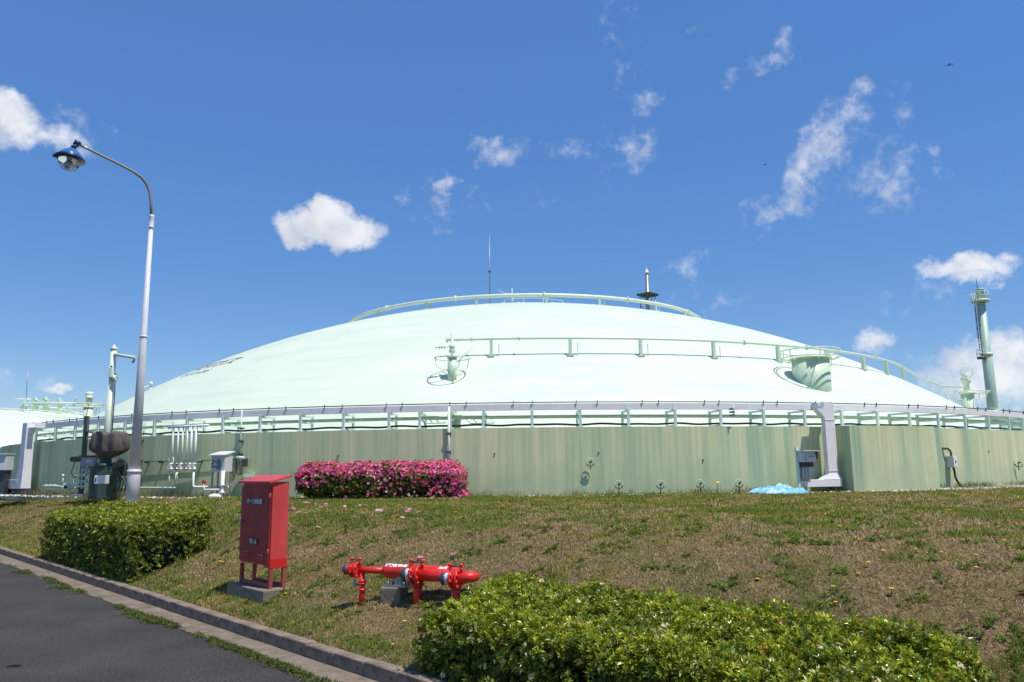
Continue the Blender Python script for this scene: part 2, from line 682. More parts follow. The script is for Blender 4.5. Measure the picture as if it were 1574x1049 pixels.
def dome_material():
    mt, N, L, P = new_mat('mint_white_dome_paint')
    P.inputs['Roughness'].default_value = .55
    P.inputs['Specular IOR Level'].default_value = .35
    tc = N.new('ShaderNodeTexCoord').outputs['Object']
    # faint bands of tone running round the dome
    n1 = noise(N, L, 1.0, 5, .6, tc, (.12, .12, 2.2))
    r1 = ramp(N, [(.3, (.575, .672, .545)), (.5, (.645, .726, .585)), (.72, (.68, .745, .61))])
    L.new(n1.outputs['Fac'], r1.inputs[0])
    n2 = noise(N, L, .35, 6, .65, tc)
    r2 = ramp(N, [(.3, (.90, .95, .93)), (.65, (1.02, 1.0, .99))])
    L.new(n2.outputs['Fac'], r2.inputs[0])
    mx = N.new('ShaderNodeMix'); mx.data_type = 'RGBA'; mx.blend_type = 'MULTIPLY'
    mx.inputs['Factor'].default_value = 1
    L.new(r1.outputs[0], mx.inputs['A']); L.new(r2.outputs[0], mx.inputs['B'])
    L.new(mx.outputs['Result'], P.inputs['Base Color'])
    b = N.new('ShaderNodeBump'); b.inputs['Strength'].default_value = .6; b.inputs['Distance'].default_value = .05
    n3 = noise(N, L, 1.0, 4, .6, tc, (.5, .5, 3.0))
    L.new(n3.outputs['Fac'], b.inputs['Height'])
    L.new(b.outputs[0], P.inputs['Normal'])
    return mt


def asphalt_material():
    mt, N, L, P = new_mat('asphalt')
    P.inputs['Roughness'].default_value = .82
    P.inputs['Specular IOR Level'].default_value = .3
    pos = N.new('ShaderNodeNewGeometry').outputs['Position']
    n1 = noise(N, L, 30, 8, .92, pos)
    r1 = ramp(N, [(.38, (.010, .0095, .009)), (.5, (.048, .0455, .042)), (.58, (.085, .080, .073)), (.68, (.30, .28, .25))])
    L.new(n1.outputs['Fac'], r1.inputs[0])
    n2 = noise(N, L, .9, 6, .6, pos)
    r2 = ramp(N, [(.3, (.72, .71, .70)), (.7, (1.2, 1.17, 1.12))])
    L.new(n2.outputs['Fac'], r2.inputs[0])
    mx = N.new('ShaderNodeMix'); mx.data_type = 'RGBA'; mx.blend_type = 'MULTIPLY'
    mx.inputs['Factor'].default_value = 1
    L.new(r1.outputs[0], mx.inputs['A']); L.new(r2.outputs[0], mx.inputs['B'])
    L.new(mx.outputs['Result'], P.inputs['Base Color'])
    b = N.new('ShaderNodeBump'); b.inputs['Strength'].default_value = .9; b.inputs['Distance'].default_value = .008
    L.new(n1.outputs['Fac'], b.inputs['Height'])
    L.new(b.outputs[0], P.inputs['Normal'])
    return mt


def soil_material():
    mt, N, L, P = new_mat('dry_turf_soil')
    P.inputs['Roughness'].default_value = .95
    P.inputs['Specular IOR Level'].default_value = .15
    pos = N.new('ShaderNodeNewGeometry').outputs['Position']
    n1 = noise(N, L, 26, 7, .72, pos)
    r1 = ramp(N, [(.3, (.045, .032, .018)), (.48, (.165, .112, .055)), (.62, (.29, .205, .11)), (.75, (.38, .285, .165))])
    L.new(n1.outputs['Fac'], r1.inputs[0])
    n2 = noise(N, L, .9, 6, .65, pos)
    r2 = ramp(N, [(.44, (0, 0, 0)), (.62, (.65, .65, .65))])
    L.new(n2.outputs['Fac'], r2.inputs[0])
    mx = N.new('ShaderNodeMix'); mx.data_type = 'RGBA'
    L.new(r2.outputs[0], mx.inputs['Factor'])
    L.new(r1.outputs[0], mx.inputs['A'])
    mx.inputs['B'].default_value = (.10, .115, .03, 1)
    L.new(mx.outputs['Result'], P.inputs['Base Color'])
    b = N.new('ShaderNodeBump'); b.inputs['Strength'].default_value = .9; b.inputs['Distance'].default_value = .03
    L.new(n1.outputs['Fac'], b.inputs['Height'])
    L.new(b.outputs[0], P.inputs['Normal'])
    return mt


def glass_material():
    mt, N, L, P = new_mat('lamp_glass')
    P.inputs['Base Color'].default_value = (.9, .93, .95, 1)
    P.inputs['Roughness'].default_value = .05
    P.inputs['IOR'].default_value = 1.15
    P.inputs['Transmission Weight'].default_value = .92
    return mt


def tarp_material():
    mt, N, L, P = new_mat('blue_white_sheet')
    P.inputs['Roughness'].default_value = .45
    tc = N.new('ShaderNodeTexCoord').outputs['Object']
    n1 = noise(N, L, 9, 5, .7, tc)
    r = ramp(N, [(.46, (.13, .42, .64)), (.56, (.26, .55, .74)), (.63, (.66, .76, .82))])
    L.new(n1.outputs['Fac'], r.inputs[0])
    L.new(r.outputs[0], P.inputs['Base Color'])
    return mt


M['wall'] = wall_material()
M['dome'] = dome_material()
M['asphalt'] = asphalt_material()
M['soil'] = soil_material()
M['glass'] = glass_material()
M['tarp'] = tarp_material()
M['blade'] = tint_mat('grass_blades', .6, .25, .25)
M['thatch'] = tint_mat('dry_thatch', .85, 0, .15)
M['leaf'] = tint_mat('glossy_leaves', .30, .22, .5)
M['petal'] = tint_mat('azalea_petals', .55, .3, .2)
M['yellow'] = mat('yellow_flower', (.80, .52, .02), .6, 0, .1, 20)
M['pinkpetal'] = mat('fallen_pink_petal', (.78, .22, .42), .6, 0, .15, 30)

# ------------------------------------------------------------------ ground, road, kerb
def build_ground():
    ts = np.concatenate([[0.145], np.arange(.2, 6, .055), np.arange(6, 14, .25), np.arange(14, 40, 2), [60, 100, 200, 500, 1500]])
    us = np.concatenate([[-1500, -400, -150, -60, -30], np.arange(-14, -3, .5), np.arange(-3, 24, .055), np.arange(24, 34, .2), [40, 60, 100, 200, 500, 1500]])
    U, T = np.meshgrid(us, ts)
    Z = prof(T)
    Z[0] = .135
    X = DR.x * U + NR.x * (DK + T)
    Y = DR.y * U + NR.y * (DK + T)
    near = np.clip((T - .15) / .5, 0, 1) * np.clip((60 - T) / 40, 0, 1)
    Z = Z + near * ((fbm(X, Y, 1.3) - .5) * .10 + (fbm(X + 9, Y, .28, 3) - .5) * .085) * np.where(T > 5, .5, 1)
    v = np.stack([X, Y, Z], -1).reshape(-1, 3)
    nt_, nu = T.shape
    i = np.arange(nt_ * nu).reshape(nt_, nu)
    f = np.stack([i[:-1, :-1], i[:-1, 1:], i[1:, 1:], i[1:, :-1]], -1).reshape(-1, 4)[:, ::-1]
    o = link(bpy.data.objects.new('grass_bank', raw_mesh('grass_bank', v, f, M['soil'], smooth=True)))
    o['kind'] = 'structure'
    o['label'] = 'brown grassy bank rising from the kerb to the tank wall'

    def strip(name, t0, t1, z, mt, n=200, edge=0.0):
        us_ = np.concatenate([[-1500, -300, -80], np.linspace(-14, 34, n), [80, 300, 1500]])
        e = (fbm(us_, us_ * 0 + 3, .9) - .5) * edge
        a = np.stack([DR.x * us_ + NR.x * (DK + t0 + e), DR.y * us_ + NR.y * (DK + t0 + e), np.full_like(us_, z)], -1)
        b = np.stack([DR.x * us_ + NR.x * (DK + t1), DR.y * us_ + NR.y * (DK + t1), np.full_like(us_, z)], -1)
        v_ = np.concatenate([a, b])
        k = len(us_)
        j = np.arange(k - 1)
        f_ = np.stack([j, j + k, j + k + 1, j + 1], -1)
        q = link(bpy.data.objects.new(name, raw_mesh(name, v_, f_, mt)))
        q['kind'] = 'structure'
        return q
    strip('road', -1500, 0.02, 0.0, M['asphalt'])['label'] = 'dark grey asphalt road'
    strip('gutter', -.40, 0.03, 0.006, M['gutter'], edge=.16)['label'] = 'pale concrete gutter strip along the kerb'


M['gutter'] = mat('gutter_concrete', (.20, .165, .125), .9, 0, .32, 3.5, .7, dirt=(.11, .095, .065), spec=.15)
build_ground()

kerb = link(bpy.data.objects.new('kerb', None))
kerb['kind'] = 'structure'
kerb['label'] = 'weathered concrete kerb between road and bank'
kerb.location = ut(8, 0, 0)
kax = (DR, NR, Vector((0, 0, 1)))
kerb_meshes = []
for k in range(5):
    mb = MB().box((0, 0, 0), (.592, .15, .2), kax, .012)
    for v in mb.v:
        v += Vector((random.uniform(-.003, .003), random.uniform(-.003, .003), random.uniform(-.003, .003)))
    kerb_meshes.append(mb.mesh('kerb_stone', M['kerb']))
for i in range(-10, 50):
    u = i * .6 + .3
    o = part_at('kerb_stone', kerb_meshes[i % 5], kerb, ut(u, .075 + random.uniform(-.004, .004), .05 + random.uniform(-.006, .006)))
    o.rotation_euler = (0, 0, random.uniform(-.006, .006))
for (a, b) in ((-200, -6.01), (30.01, 300)):
    mb = MB().box(ut((a + b) / 2, .075, .05), (b - a, .15, .2), kax)
    part('kerb_run', mb, M['kerb'], kerb)

# ------------------------------------------------------------------ tank wall
def th_of(x, y=700, off=0.0):
    return ang(on_wall(x, y, off))


wall = thing('tank_wall', 'long curved sage green concrete wall around the foot of the big dome', 'wall', cyl(0, WALL_R, TOPZ))
TB0, TB1 = th_of(1309, 700, .9), th_of(1440, 700, .9)
mb = MB().arc_box(-1.75, 1.75, WALL_R - .42, WALL_R, TOPZ - .8, WALL_TOP, 220)
part('wall_ring', mb, M['wall'], wall)
mb = MB().arc_box(TB0, TB1, WALL_R - .1, WALL_R + .9, TOPZ - .8, WALL_TOP - .004, 12)
part('buttress', mb, M['wall'], wall, 'thick block of wall standing proud of the ring')
mb = MB()
for px in (120, 330, 520, 760, 920, 1080, 1235, 1520):
    th = th_of(px)
    mb.box(cyl(th, WALL_R + .012, 2.55 if px % 3 else 2.3), (.035, .03, .05), (cyl(th + PI / 2, 1, 0) - TC, cyl(th, 1, 0) - TC, Vector((0, 0, 1))))
part('anchor_stub', mb, M['darksteel'], wall)

# ------------------------------------------------------------------ dome
def build_dome():
    root = thing('tank_dome', 'huge low mint white dome roof of the storage tank', 'tank roof', Vector((TC.x, TC.y, 3.0)))
    n, mm = 220, 70
    rmax = math.sqrt(DOME_R ** 2 - (2.6 - DOME_ZC) ** 2)
    th = np.linspace(-PI, PI, n, endpoint=False)
    rr = np.linspace(.01, rmax, mm)
    R, T = np.meshgrid(rr, th, indexing='ij')
    X, Y = TC.x + R * np.sin(T), TC.y - R * np.cos(T)
    Z = DOME_ZC + np.sqrt(DOME_R ** 2 - R ** 2)
    v = np.stack([X, Y, Z], -1).reshape(-1, 3) - np.array([TC.x, TC.y, 3.0])
    i = np.arange(mm * n).reshape(mm, n)
    j = np.roll(i, -1, axis=1)
    f = np.stack([i[:-1], i[1:], j[1:], j[:-1]], -1).reshape(-1, 4)
    o = link(bpy.data.objects.new('shell', raw_mesh('shell', v, f, M['dome'], smooth=True)))
    o.parent = root
    mb = MB().arc_box(-PI, PI, rmax - .5, rmax + .12, 2.2, 2.75, 160)
    part('rim', mb, M['mint_pale'], root)
    return root


dome = build_dome()


def text_mesh(txt, size, cjk=True, bold=.0):
    cu = bpy.data.curves.new('lettering', 'FONT')
    cu.body = txt
    cu.size = size
    cu.align_x = 'CENTER'
    cu.align_y = 'CENTER'
    cu.resolution_u = 3
    cu.offset = bold
    ob = bpy.data.objects.new('lettering_tmp', cu)
    link(ob)
    dg = bpy.context.evaluated_depsgraph_get()
    me = bpy.data.meshes.new_from_object(ob.evaluated_get(dg))
    bpy.data.objects.remove(ob)
    bpy.data.curves.remove(cu)
    return me


def place_text(name, txt, size, parent, mt, fn, bold=0.0, cuts=0):
    """letters as a mesh, every vertex carried onto a surface by fn(x, y)"""
    me = text_mesh(txt, size, bold=bold)
    me.name = name
    if cuts:
        import bmesh
        bm = bmesh.new(); bm.from_mesh(me)
        bmesh.ops.triangulate(bm, faces=bm.faces)
        bmesh.ops.subdivide_edges(bm, edges=[e for e in bm.edges if e.calc_length() > size * .25], cuts=cuts)
        bmesh.ops.triangulate(bm, faces=bm.faces)
        bm.to_mesh(me); bm.free()
    w = world_loc(parent)
    for v in me.vertices:
        v.co = fn(v.co.x, v.co.y) - w
    me.materials.clear()
    me.materials.append(mt)
    o = link(bpy.data.objects.new(name, me))
    o.parent = parent
    return o


# lettering high on the dome's left flank
LT = on_dome(318, 566)
_th0 = ang(LT)
_r0 = math.hypot(LT.x - TC.x, LT.y - TC.y)


def dome_text_fn(dr_, scale=1.0):
    def fn(x, y):
        r = _r0 - (y + dr_)
        th = _th0 + x / _r0
        p = cyl(th, r, 0)
        p.z = DOME_ZC + math.sqrt((DOME_R + .02) ** 2 - r * r)
        return p
    return fn


place_text('lettering', '東京ガス', 1.15, dome, M['mark'], dome_text_fn(.35), .0, 2)
place_text('lettering', 'TOKYO GAS', .55, dome, M['mark'], dome_text_fn(-.65), .0, 2)

# ------------------------------------------------------------------ rings of pipe on the dome
def ring_pts(R, z, t0, t1, n):
    return [cyl(t0 + (t1 - t0) * i / n, R, z) for i in range(n + 1)]


r1 = thing('ring_pipe', 'thick pale mint ring pipe on posts around the crown of the dome', 'pipe', Vector((TC.x, TC.y, 11.0)))
part('pipe', MB().tube([cyl(2 * PI * i / 120, 12.25, 11.46) for i in range(120)], .105, 10, closed=True), M['mint_pale'], r1)


def post_pair(R, zt, th, w=.11):
    p = cyl(th, R, 0)
    zb = dome_z(p.x, p.y) - .05
    ax = (cyl(th + PI / 2, 1, 0) - TC, cyl(th, 1, 0) - TC, Vector((0, 0, 1)))
    mb = MB().box(Vector((p.x, p.y, (zb + zt) / 2)), (w, w * 1.3, zt - zb), ax)
    mb.box(Vector((p.x, p.y, zb + .05)), (.26, .26, .05), ax)
    mb.box(p + ax[0] * .3 + Vector((0, 0, zb + (zt - zb) * .4)), (.03, .03, (zt - zb) * .8), ax)
    return mb


def th_cyl(x, y, R):
    return ang(on_cyl(x, y, R))


front = [582, 656, 733, 840, 921, 1007, 1051]
ths = [th_cyl(px, 460, 12.25) for px in front]
step = .36
for th in ths:
    part('post', post_pair(12.25, 11.36, th), M['mint'], r1)
for k in range(8):
    part('post', post_pair(12.25, 11.36, 1.6 + k * .4), M['mint'], r1)
for px in (595, 700, 836, 964, 1055):
    th = th_cyl(px, 460, 12.25)
    part('coupling', MB().disc(cyl(th, 12.25, 11.46), cyl(th + PI / 2, 1, 0) - TC, .17, .07, 14), M['mint_pale'], r1)

MR, MZ = 23.75, 7.13
r2 = thing('ring_pipe', 'thin mint pipe on short posts halfway up the dome, starting at the slim nozzle', 'pipe', cyl(.3, MR, 6.4))
t0, t1 = th_cyl(687, 517, MR), th_cyl(1440, 589, MR)
t1 = th_cyl(1384, 571, MR)
mid_pts = ring_pts(MR, MZ, t0, t1, 60)
for px_, py_, Y_ in ((1423, 585, 42.5), (1447, 593.5, 45), (1478, 595, 46.6)):
    mid_pts.append(at_depth(px_, py_, Y_))
part('pipe', MB().tube(mid_pts, .055, 8), M['mint_pale'], r2)
for px, py in ((755, 516), (876, 516), (984, 518), (1096, 523), (1195, 531), (1270, 540), (1326, 552), (1362, 563), (1387, 573)):
    part('post', post_pair(MR, MZ - .05, th_cyl(px, py, MR)), M['mint'], r2)
for px, py in ((687, 517), (725, 517), (798, 516), (1144, 526), (1240, 536), (1345, 557)):
    th = th_cyl(px, py, MR)
    part('coupling', MB().disc(cyl(th, MR, MZ), cyl(th + PI / 2, 1, 0) - TC, .105, .05, 12), M['mint_pale'], r2)


# ------------------------------------------------------------------ nozzles on the dome
def ring_rail(root, c, R, z, rz=.02, nsup=4, drop=.5, rin=.3, mt='mint_pale'):
    part('guard_ring', MB().torus(Vector((c.x, c.y, z)), (0, 0, 1), R, rz * 1.35, 36), M[mt], root)
    for k in range(nsup):
        a = 2 * PI * k / nsup + .5
        o = Vector((math.cos(a), math.sin(a), 0))
        pts = [c + o * R, c + o * (R * .99), c + o * (R * .9), c + o * (R * .68), c + o * rin]
        zs = [z, z - drop * .45, z - drop * .8, z - drop, z - drop]
        part('guard_strut', MB().tube([Vector((p.x, p.y, q)) for p, q in zip(pts, zs)], rz, 6), M[mt], root)


n1 = on_dome(695, 583)
noz = thing('vent_nozzle', 'slim mint nozzle with a guard ring standing mid dome at the pipe\'s left end', 'nozzle', n1)
nx, ny = n1.x, n1.y
ztop = at_depth(695, 549, n1.y).z
part('body', MB().lathe(Vector((nx, ny, n1.z - .3)), (0, 0, 1), [(0, .17), (ztop - n1.z + .3, .17)], 18), M['mint'], noz)
part('flange', MB().disc(Vector((nx, ny, ztop)), (0, 0, 1), .215, .05, 18), M['mint_pale'], noz)
vz = at_depth(695, 533, n1.y).z
v_ = MB().lathe(Vector((nx, ny, ztop)), (0, 0, 1), [(0, .05), (.12, .05), (.16, .11), (.24, .13), (.32, .08), (.36, .12), (.42, .12), (.46, .05), (MZ - ztop, .045)], 12)
part('valve', v_, M['mint_pale'], noz)
v2 = MB().tube([Vector((nx, ny, vz)), Vector((nx - .62, ny, vz - .03))], .022, 6)
for q in (.28, .38, .46):
    v2.disc(Vector((nx - q, ny, vz - .02)), (1, 0, 0), .075, .03, 10)
part('side_spindle', v2, M['mint'], noz)
ring_rail(noz, n1, .66, at_depth(695, 551, n1.y).z, .017, 4, .42, .18)
lad = MB().tube([Vector((nx + .75, ny + .3, vz + .05)), Vector((nx + .2, ny, ztop - .2))], .02, 6)
part('brace', lad, M['mint'], noz)

n2 = on_dome(1248, 588)
man = thing('manhole_drum', 'wide mint drum with a guard ring on the right side of the dome', 'nozzle', n2)
zt2 = at_depth(1248, 553, n2.y).z
part('drum', MB().lathe(Vector((n2.x, n2.y, n2.z - 1.2)), (0, 0, 1), [(0, .71), (zt2 - n2.z + 1.2, .71)], 32), M['mint'], man)
part('lid', MB().lathe(Vector((n2.x, n2.y, zt2)), (0, 0, 1), [(0, .80), (.05, .80), (.055, .77), (.07, .4)], 32), M['rustmint'] if 'rustmint' in M else M['mint'], man)
ring_rail(man, n2, 1.12, at_depth(1243, 540, n2.y).z, .02, 6, .42, .78)
part('guard_ring', MB().torus(Vector((n2.x, n2.y, at_depth(1243, 551, n2.y).z)), (0, 0, 1), 1.12, .022, 36), M['mint_pale'], man)


def on_dome_at(px, py, Y):
    """point with that depth under the pixel column, set down on the dome"""
    p = at_depth(px, py, Y)
    return Vector((p.x, p.y, dome_z(p.x, p.y))), p


def small_nozzle(name, label, px, pyb, pyt, pxr, Y, ringw, base_z=None):
    p = at_depth(px, pyb, Y)
    zt_ = at_depth(px, pyt, Y).z
    s_ = Y / FPX
    zb = base_z if base_z is not None else p.z - 1.0
    root = thing(name, label, 'nozzle', Vector((p.x, p.y, zb)), )
    H_ = zt_ - p.z
    part('body', MB().lathe(Vector((p.x, p.y, zb)), (0, 0, 1), [(0, pxr * s_), (p.z - zb + H_ * .42, pxr * s_)], 18), M['mint'], root)
    part('flange', MB().disc(Vector((p.x, p.y, p.z + H_ * .43)), (0, 0, 1), pxr * s_ * 1.35, H_ * .05, 18), M['mint_pale'], root)
    z0 = p.z + H_ * .44
    part('neck', MB().lathe(Vector((p.x, p.y, z0)), (0, 0, 1), [(0, pxr * s_ * .5), (H_ * .25, pxr * s_ * .45), (H_ * .3, pxr * s_ * .75), (H_ * .4, pxr * s_ * .8), (H_ * .46, pxr * s_ * .5), (H_ * .56, pxr * s_ * .8)], 14), M['mint_pale'], root)
    c = Vector((p.x, p.y, 0))
    ring_rail(root, c, ringw * s_, p.z + H_ * .45, .035 * Y / 60, 4, H_ * .22, pxr * s_)
    part('hand_wheel', MB().torus(Vector((p.x - pxr * s_ * .3, p.y - pxr * s_, zt_)), (0.4, 1, 0), pxr * s_ * .95, .03 * Y / 60, 18, 5), M['mint_pale'], root)
    return root


p_ = small_nozzle('vent_nozzle', 'mint nozzle with a crosswise guard ring at the dome\'s right shoulder beside the tall stack', 1489, 628, 574, 9, 47, 31, 3.5)

# rod and fittings on the crown
p0 = at_depth(753, 468, 52)
rod = thing('lightning_rod', 'thin dark rod standing on the crown of the dome', 'lightning rod', Vector((p0.x, p0.y, dome_z(p0.x, p0.y) - .05)))
zt_ = at_depth(752, 362, 52).z
zb_ = dome_z(p0.x, p0.y) - .05
part('rod', MB().tube([Vector((p0.x, p0.y, zb_)), Vector((p0.x, p0.y, zb_ + (zt_ - zb_) * .55)), Vector((p0.x, p0.y, zb_ + (zt_ - zb_) * .56)), Vector((p0.x, p0.y, zt_))], [.05, .05, .028, .022], 8), M['steel'], rod)
part('clamp', MB().disc(Vector((p0.x, p0.y, zb_ + (zt_ - zb_) * .55)), (0, 0, 1), .09, .12, 10), M['darksteel'], rod)
part('base_box', MB().box(Vector((p0.x, p0.y, zb_ + .35)), (.4, .4, .7)), M['darksteel'], rod)

for i, (px, w, lb) in enumerate(((772, .5, 'small domed valve just right of the lightning rod on the crown'),
                                 (798, .6, 'flat mint valve box behind the crown ring in the middle'),
                                 (850, .6, 'rounded mint valve on the crown right of the middle post'))):
    q = at_depth(px, 466, 50)
    zb_ = dome_z(q.x, q.y) - .05
    t_ = thing('crown_valve', lb, 'valve', Vector((q.x, q.y, zb_)), 'valves on the crown of the dome')
    part('body', MB().lathe(Vector((q.x, q.y, zb_)), (0, 0, 1), [(0, w * .3), (.25, w * .3), (.3, w * .45), (.42, w * .45), (.5, w * .3), (.58, w * .08)], 14), M['mint_pale'], t_)
    part('flange', MB().disc(Vector((q.x, q.y, zb_ + .12)), (0, 0, 1), w * .55, .05, 14), M['mint'], t_)
    part('side_pipe', MB().tube([Vector((q.x, q.y, zb_ + .36)), Vector((q.x + .9, q.y, zb_ + .36)), Vector((q.x + 1.0, q.y, zb_))], .035, 8), M['mint_pale'], t_)
q0, q1 = at_depth(764, 445, 52), at_depth(787, 452, 52)
t_ = thing('bent_pipe', 'thin bent vent pipes poking above the crown ring', 'pipe', Vector((q1.x, q1.y, dome_z(q1.x, q1.y))))
part('pipe', MB().tube([q0, q0 + (q1 - q0) * .5 - Vector((0, 0, .12)), q1, q1 + Vector((.15, 0, -.6))], .022, 6), M['mint_pale'], t_)
q2 = at_depth(787, 443, 52)
part('pipe', MB().tube([q2, Vector((q2.x, q2.y, dome_z(q2.x, q2.y)))], .03, 6), M['mint_pale'], t_)
t_ = thing('crown_rail', 'low thin pale rail on the crown of the dome', 'rail', Vector((q1.x, q1.y, dome_z(q1.x, q1.y))))
pr = []
for px in range(775, 880, 15):
    q = at_depth(px, 458.5 + abs(px - 815) ** 2 * .0016, 55)
    pr.append(q)
part('rail', MB().tube(pr, .02, 6), M['mint_pale'], t_)
for q in pr[::2]:
    part('post', MB().tube([q, Vector((q.x, q.y, dome_z(q.x, q.y) - .03))], .016, 6), M['mint_pale'], t_)

# platform mast beyond the crown
Yp = 62
def P(px, py, Y=Yp):
    return at_depth(px, py, Y)
pm = thing('vent_mast', 'steel vent mast with a square dark platform behind the crown of the dome', 'mast', Vector((P(996, 480).x, Yp, 4.0)))
cx_ = P(995.5, 455).x
s_ = Yp / FPX
z453 = P(995, 453).z
part('stack', MB().lathe(Vector((cx_, Yp, 9)), (0, 0, 1), [(0, .17), (z453 - 9 + .35, .17), (z453 - 9 + .36, .15), (P(995, 420).z - 9, .15)], 14), M['steel'], pm)
part('stack_cap', MB().lathe(Vector((cx_, Yp, P(995, 420.5).z)), (0, 0, 1), [(0, .2), (.06, .2), (.1, .16), (.28, .12), (.32, .04), (.5, .02)], 14), M['light_grey'], pm)
hw = 18.5 * s_ / 1.05
sq = [Vector((cx_ + hw * math.cos(a), Yp + hw * math.sin(a), z453)) for a in (0, PI / 2, PI, 3 * PI / 2)]
a45 = (Vector((1, 1, 0)).normalized(), Vector((-1, 1, 0)).normalized(), Vector((0, 0, 1)))
part('platform', MB().box(Vector((cx_, Yp, z453)), (hw * 1.414, hw * 1.414, .09), a45), M['darkgreen'], pm)
for k in range(5):
    d_ = a45[0] * ((k - 2) * hw * 1.414 / 4.6)
    part('joist', MB().box(Vector((cx_, Yp, z453 - .09)) + d_, (.05, hw * 1.38, .1), a45), M['darkgreen'], pm)
for i in range(4):
    a, b = sq[i] * 1, sq[(i + 1) % 4] * 1
    ca = Vector((cx_, Yp, z453))
    a, b = ca + (a - ca) * .68, ca + (b - ca) * .68
    part('leg', MB().tube([a, a - Vector((0, 0, 3))], .035, 6), M['steel'], pm)
    brc = MB()
    for k in range(3):
        brc.tube([a - Vector((0, 0, k * .9)), b - Vector((0, 0, k * .9 + .9))], .018, 5)
        brc.tube([b - Vector((0, 0, k * .9)), a - Vector((0, 0, k * .9 + .9))], .018, 5)
    part('bracing', brc, M['steel'], pm)

# tall stack on the right
Ys = 74
sp = at_depth(1524, 633, Ys)
stk = thing('vent_stack', 'tall mint stack with two round platforms and a caged ladder on the far right', 'stack', Vector((sp.x, Ys, TOPZ)))
ss = Ys / FPX
sx_ = at_depth(1518, 555, Ys).x
def zs(py, px=1518):
    return at_depth(px, py, Ys).z
part('shaft', MB().lathe(Vector((sx_, Ys, TOPZ)), (0, 0, 1), [(0, 7.8 * ss), (zs(547) - TOPZ, 7.2 * ss), (zs(546) - TOPZ, 6.4 * ss), (zs(463) - TOPZ, 5.6 * ss)], 24), M['mint_stack'], stk)
part('base_collar', MB().lathe(Vector((sx_, Ys, zs(655))), (0, 0, 1), [(0, 15 * ss), (zs(634) - zs(655), 15 * ss), (zs(630) - zs(655), 10.5 * ss)], 24), M['mint_pale'], stk)
part('shaft_joint', MB().disc(Vector((sx_, Ys, zs(545))), (0, 0, 1), 8.1 * ss, 4 * ss, 24), M['mint_pale'], stk)
part('head', MB().lathe(Vector((sx_, Ys, zs(463))), (0, 0, 1), [(0, 5.8 * ss), (zs(447) - zs(463), 5.6 * ss), (zs(446) - zs(463), 6.5 * ss), (zs(444.5) - zs(463), 6.5 * ss)], 20), M['mint_stack'], stk)
part('lightning_spike', MB().tube([Vector((sx_ - 3 * ss, Ys, zs(446))), Vector((sx_ - 3.4 * ss, Ys, zs(427)))], .03, 6), M['darksteel'], stk)
pf = part('platform', MB().disc(Vector((sx_ - 1 * ss, Ys, zs(463))), (0, 0, 1), 13 * ss, 3.2 * ss, 26), M['mint'], stk)
def cage_rail(c, R, z, h, n, parent):
    mb = MB()
    for q in (h * .5, h):
        mb.torus(Vector((c.x, c.y, z + q)), (0, 0, 1), R, .022, 28, 5)
    for k in range(n):
        a = 2 * PI * k / n
        mb.tube([Vector((c.x + R * math.cos(a), c.y + R * math.sin(a), z)), Vector((c.x + R * math.cos(a), c.y + R * math.sin(a), z + h))], .02, 5)
    return part('guard_rail', mb, M['mint_grey'], parent)
cage_rail(Vector((sx_ - 1 * ss, Ys, 0)), 12.6 * ss, zs(461), 12 * ss, 12, pf)
lx = sx_ - 10.5 * ss
p2 = part('platform', MB().disc(Vector((lx - .5 * ss, Ys - 4 * ss, zs(551))), (0, 0, 1), 6.5 * ss, 3 * ss, 20), M['darksteel'], stk)
cage_rail(Vector((lx - .5 * ss, Ys - 4 * ss, 0)), 6.4 * ss, zs(550), 12 * ss, 8, p2)
lad = MB()
for o_ in (-1.6, 1.6):
    lad.tube([Vector((lx + o_ * ss, Ys - 3 * ss, zs(549))), Vector((lx + o_ * ss, Ys - 3 * ss, zs(452)))], .03, 5)
k = zs(549)
while k < zs(455):
    lad.tube([Vector((lx - 1.6 * ss, Ys - 3 * ss, k)), Vector((lx + 1.6 * ss, Ys - 3 * ss, k))], .016, 5)
    k += .3
part('ladder', lad, M['darksteel'], stk)
cg = MB()
k = zs(520)
while k < zs(452):
    cg.torus(Vector((lx - 1.5 * ss, Ys - 5.5 * ss, k)), (0, 0, 1), 3.0 * ss, .018, 12, 4)
    k += .95
for a in range(5):
    q = PI * .5 + a * PI / 4
    o_ = Vector((math.cos(q) * 3 * ss, -abs(math.sin(q)) * 3 * ss, 0))
    cg.tube([Vector((lx - 1.5 * ss, Ys - 5.5 * ss, zs(520))) + o_, Vector((lx - 1.5 * ss, Ys - 5.5 * ss, zs(452))) + o_], .018, 4)
part('ladder_cage', cg, M['steel'], stk)

# ------------------------------------------------------------------ rack on top of the wall
rack = thing('pipe_rack', 'mint steel rack of brackets on the wall top carrying a pipe and black cable', 'pipe rack', cyl(0, WALL_R, WALL_TOP))
front_px = [58, 87, 117, 152, 193, 238, 288, 343, 400, 462, 528, 598, 645, 692, 743, 818, 892, 966, 1038, 1108, 1174, 1237, 1294, 1349, 1398, 1442, 1483, 1519, 1550]
bra = [ang(on_cyl(px, 645, WALL_R - .08)) for px in front_px]
d_ = bra[-1] - bra[-2]
bra += [bra[-1] + .045 * k for k in range(1, 6)]
bra = [bra[0] - .03] + bra
DUCT0, DUCT1 = 3.865, 4.045
DF = WALL_R - .06                        # front face of the duct
mb = MB()
zt_ = DUCT0
for y_ in (0, .78):
    mb.box((0, y_, (WALL_TOP + zt_) / 2 + .0), (.075, .075, zt_ - WALL_TOP))
for z_ in (WALL_TOP + .035, WALL_TOP + .29, zt_ - .04):
    mb.box((0, .39, z_), (.06, .70, .06))
mb.box((0, 0, WALL_TOP + .01), (.16, .14, .018))
bracket_mesh = mb.mesh('bracket', M['mint_grey'])
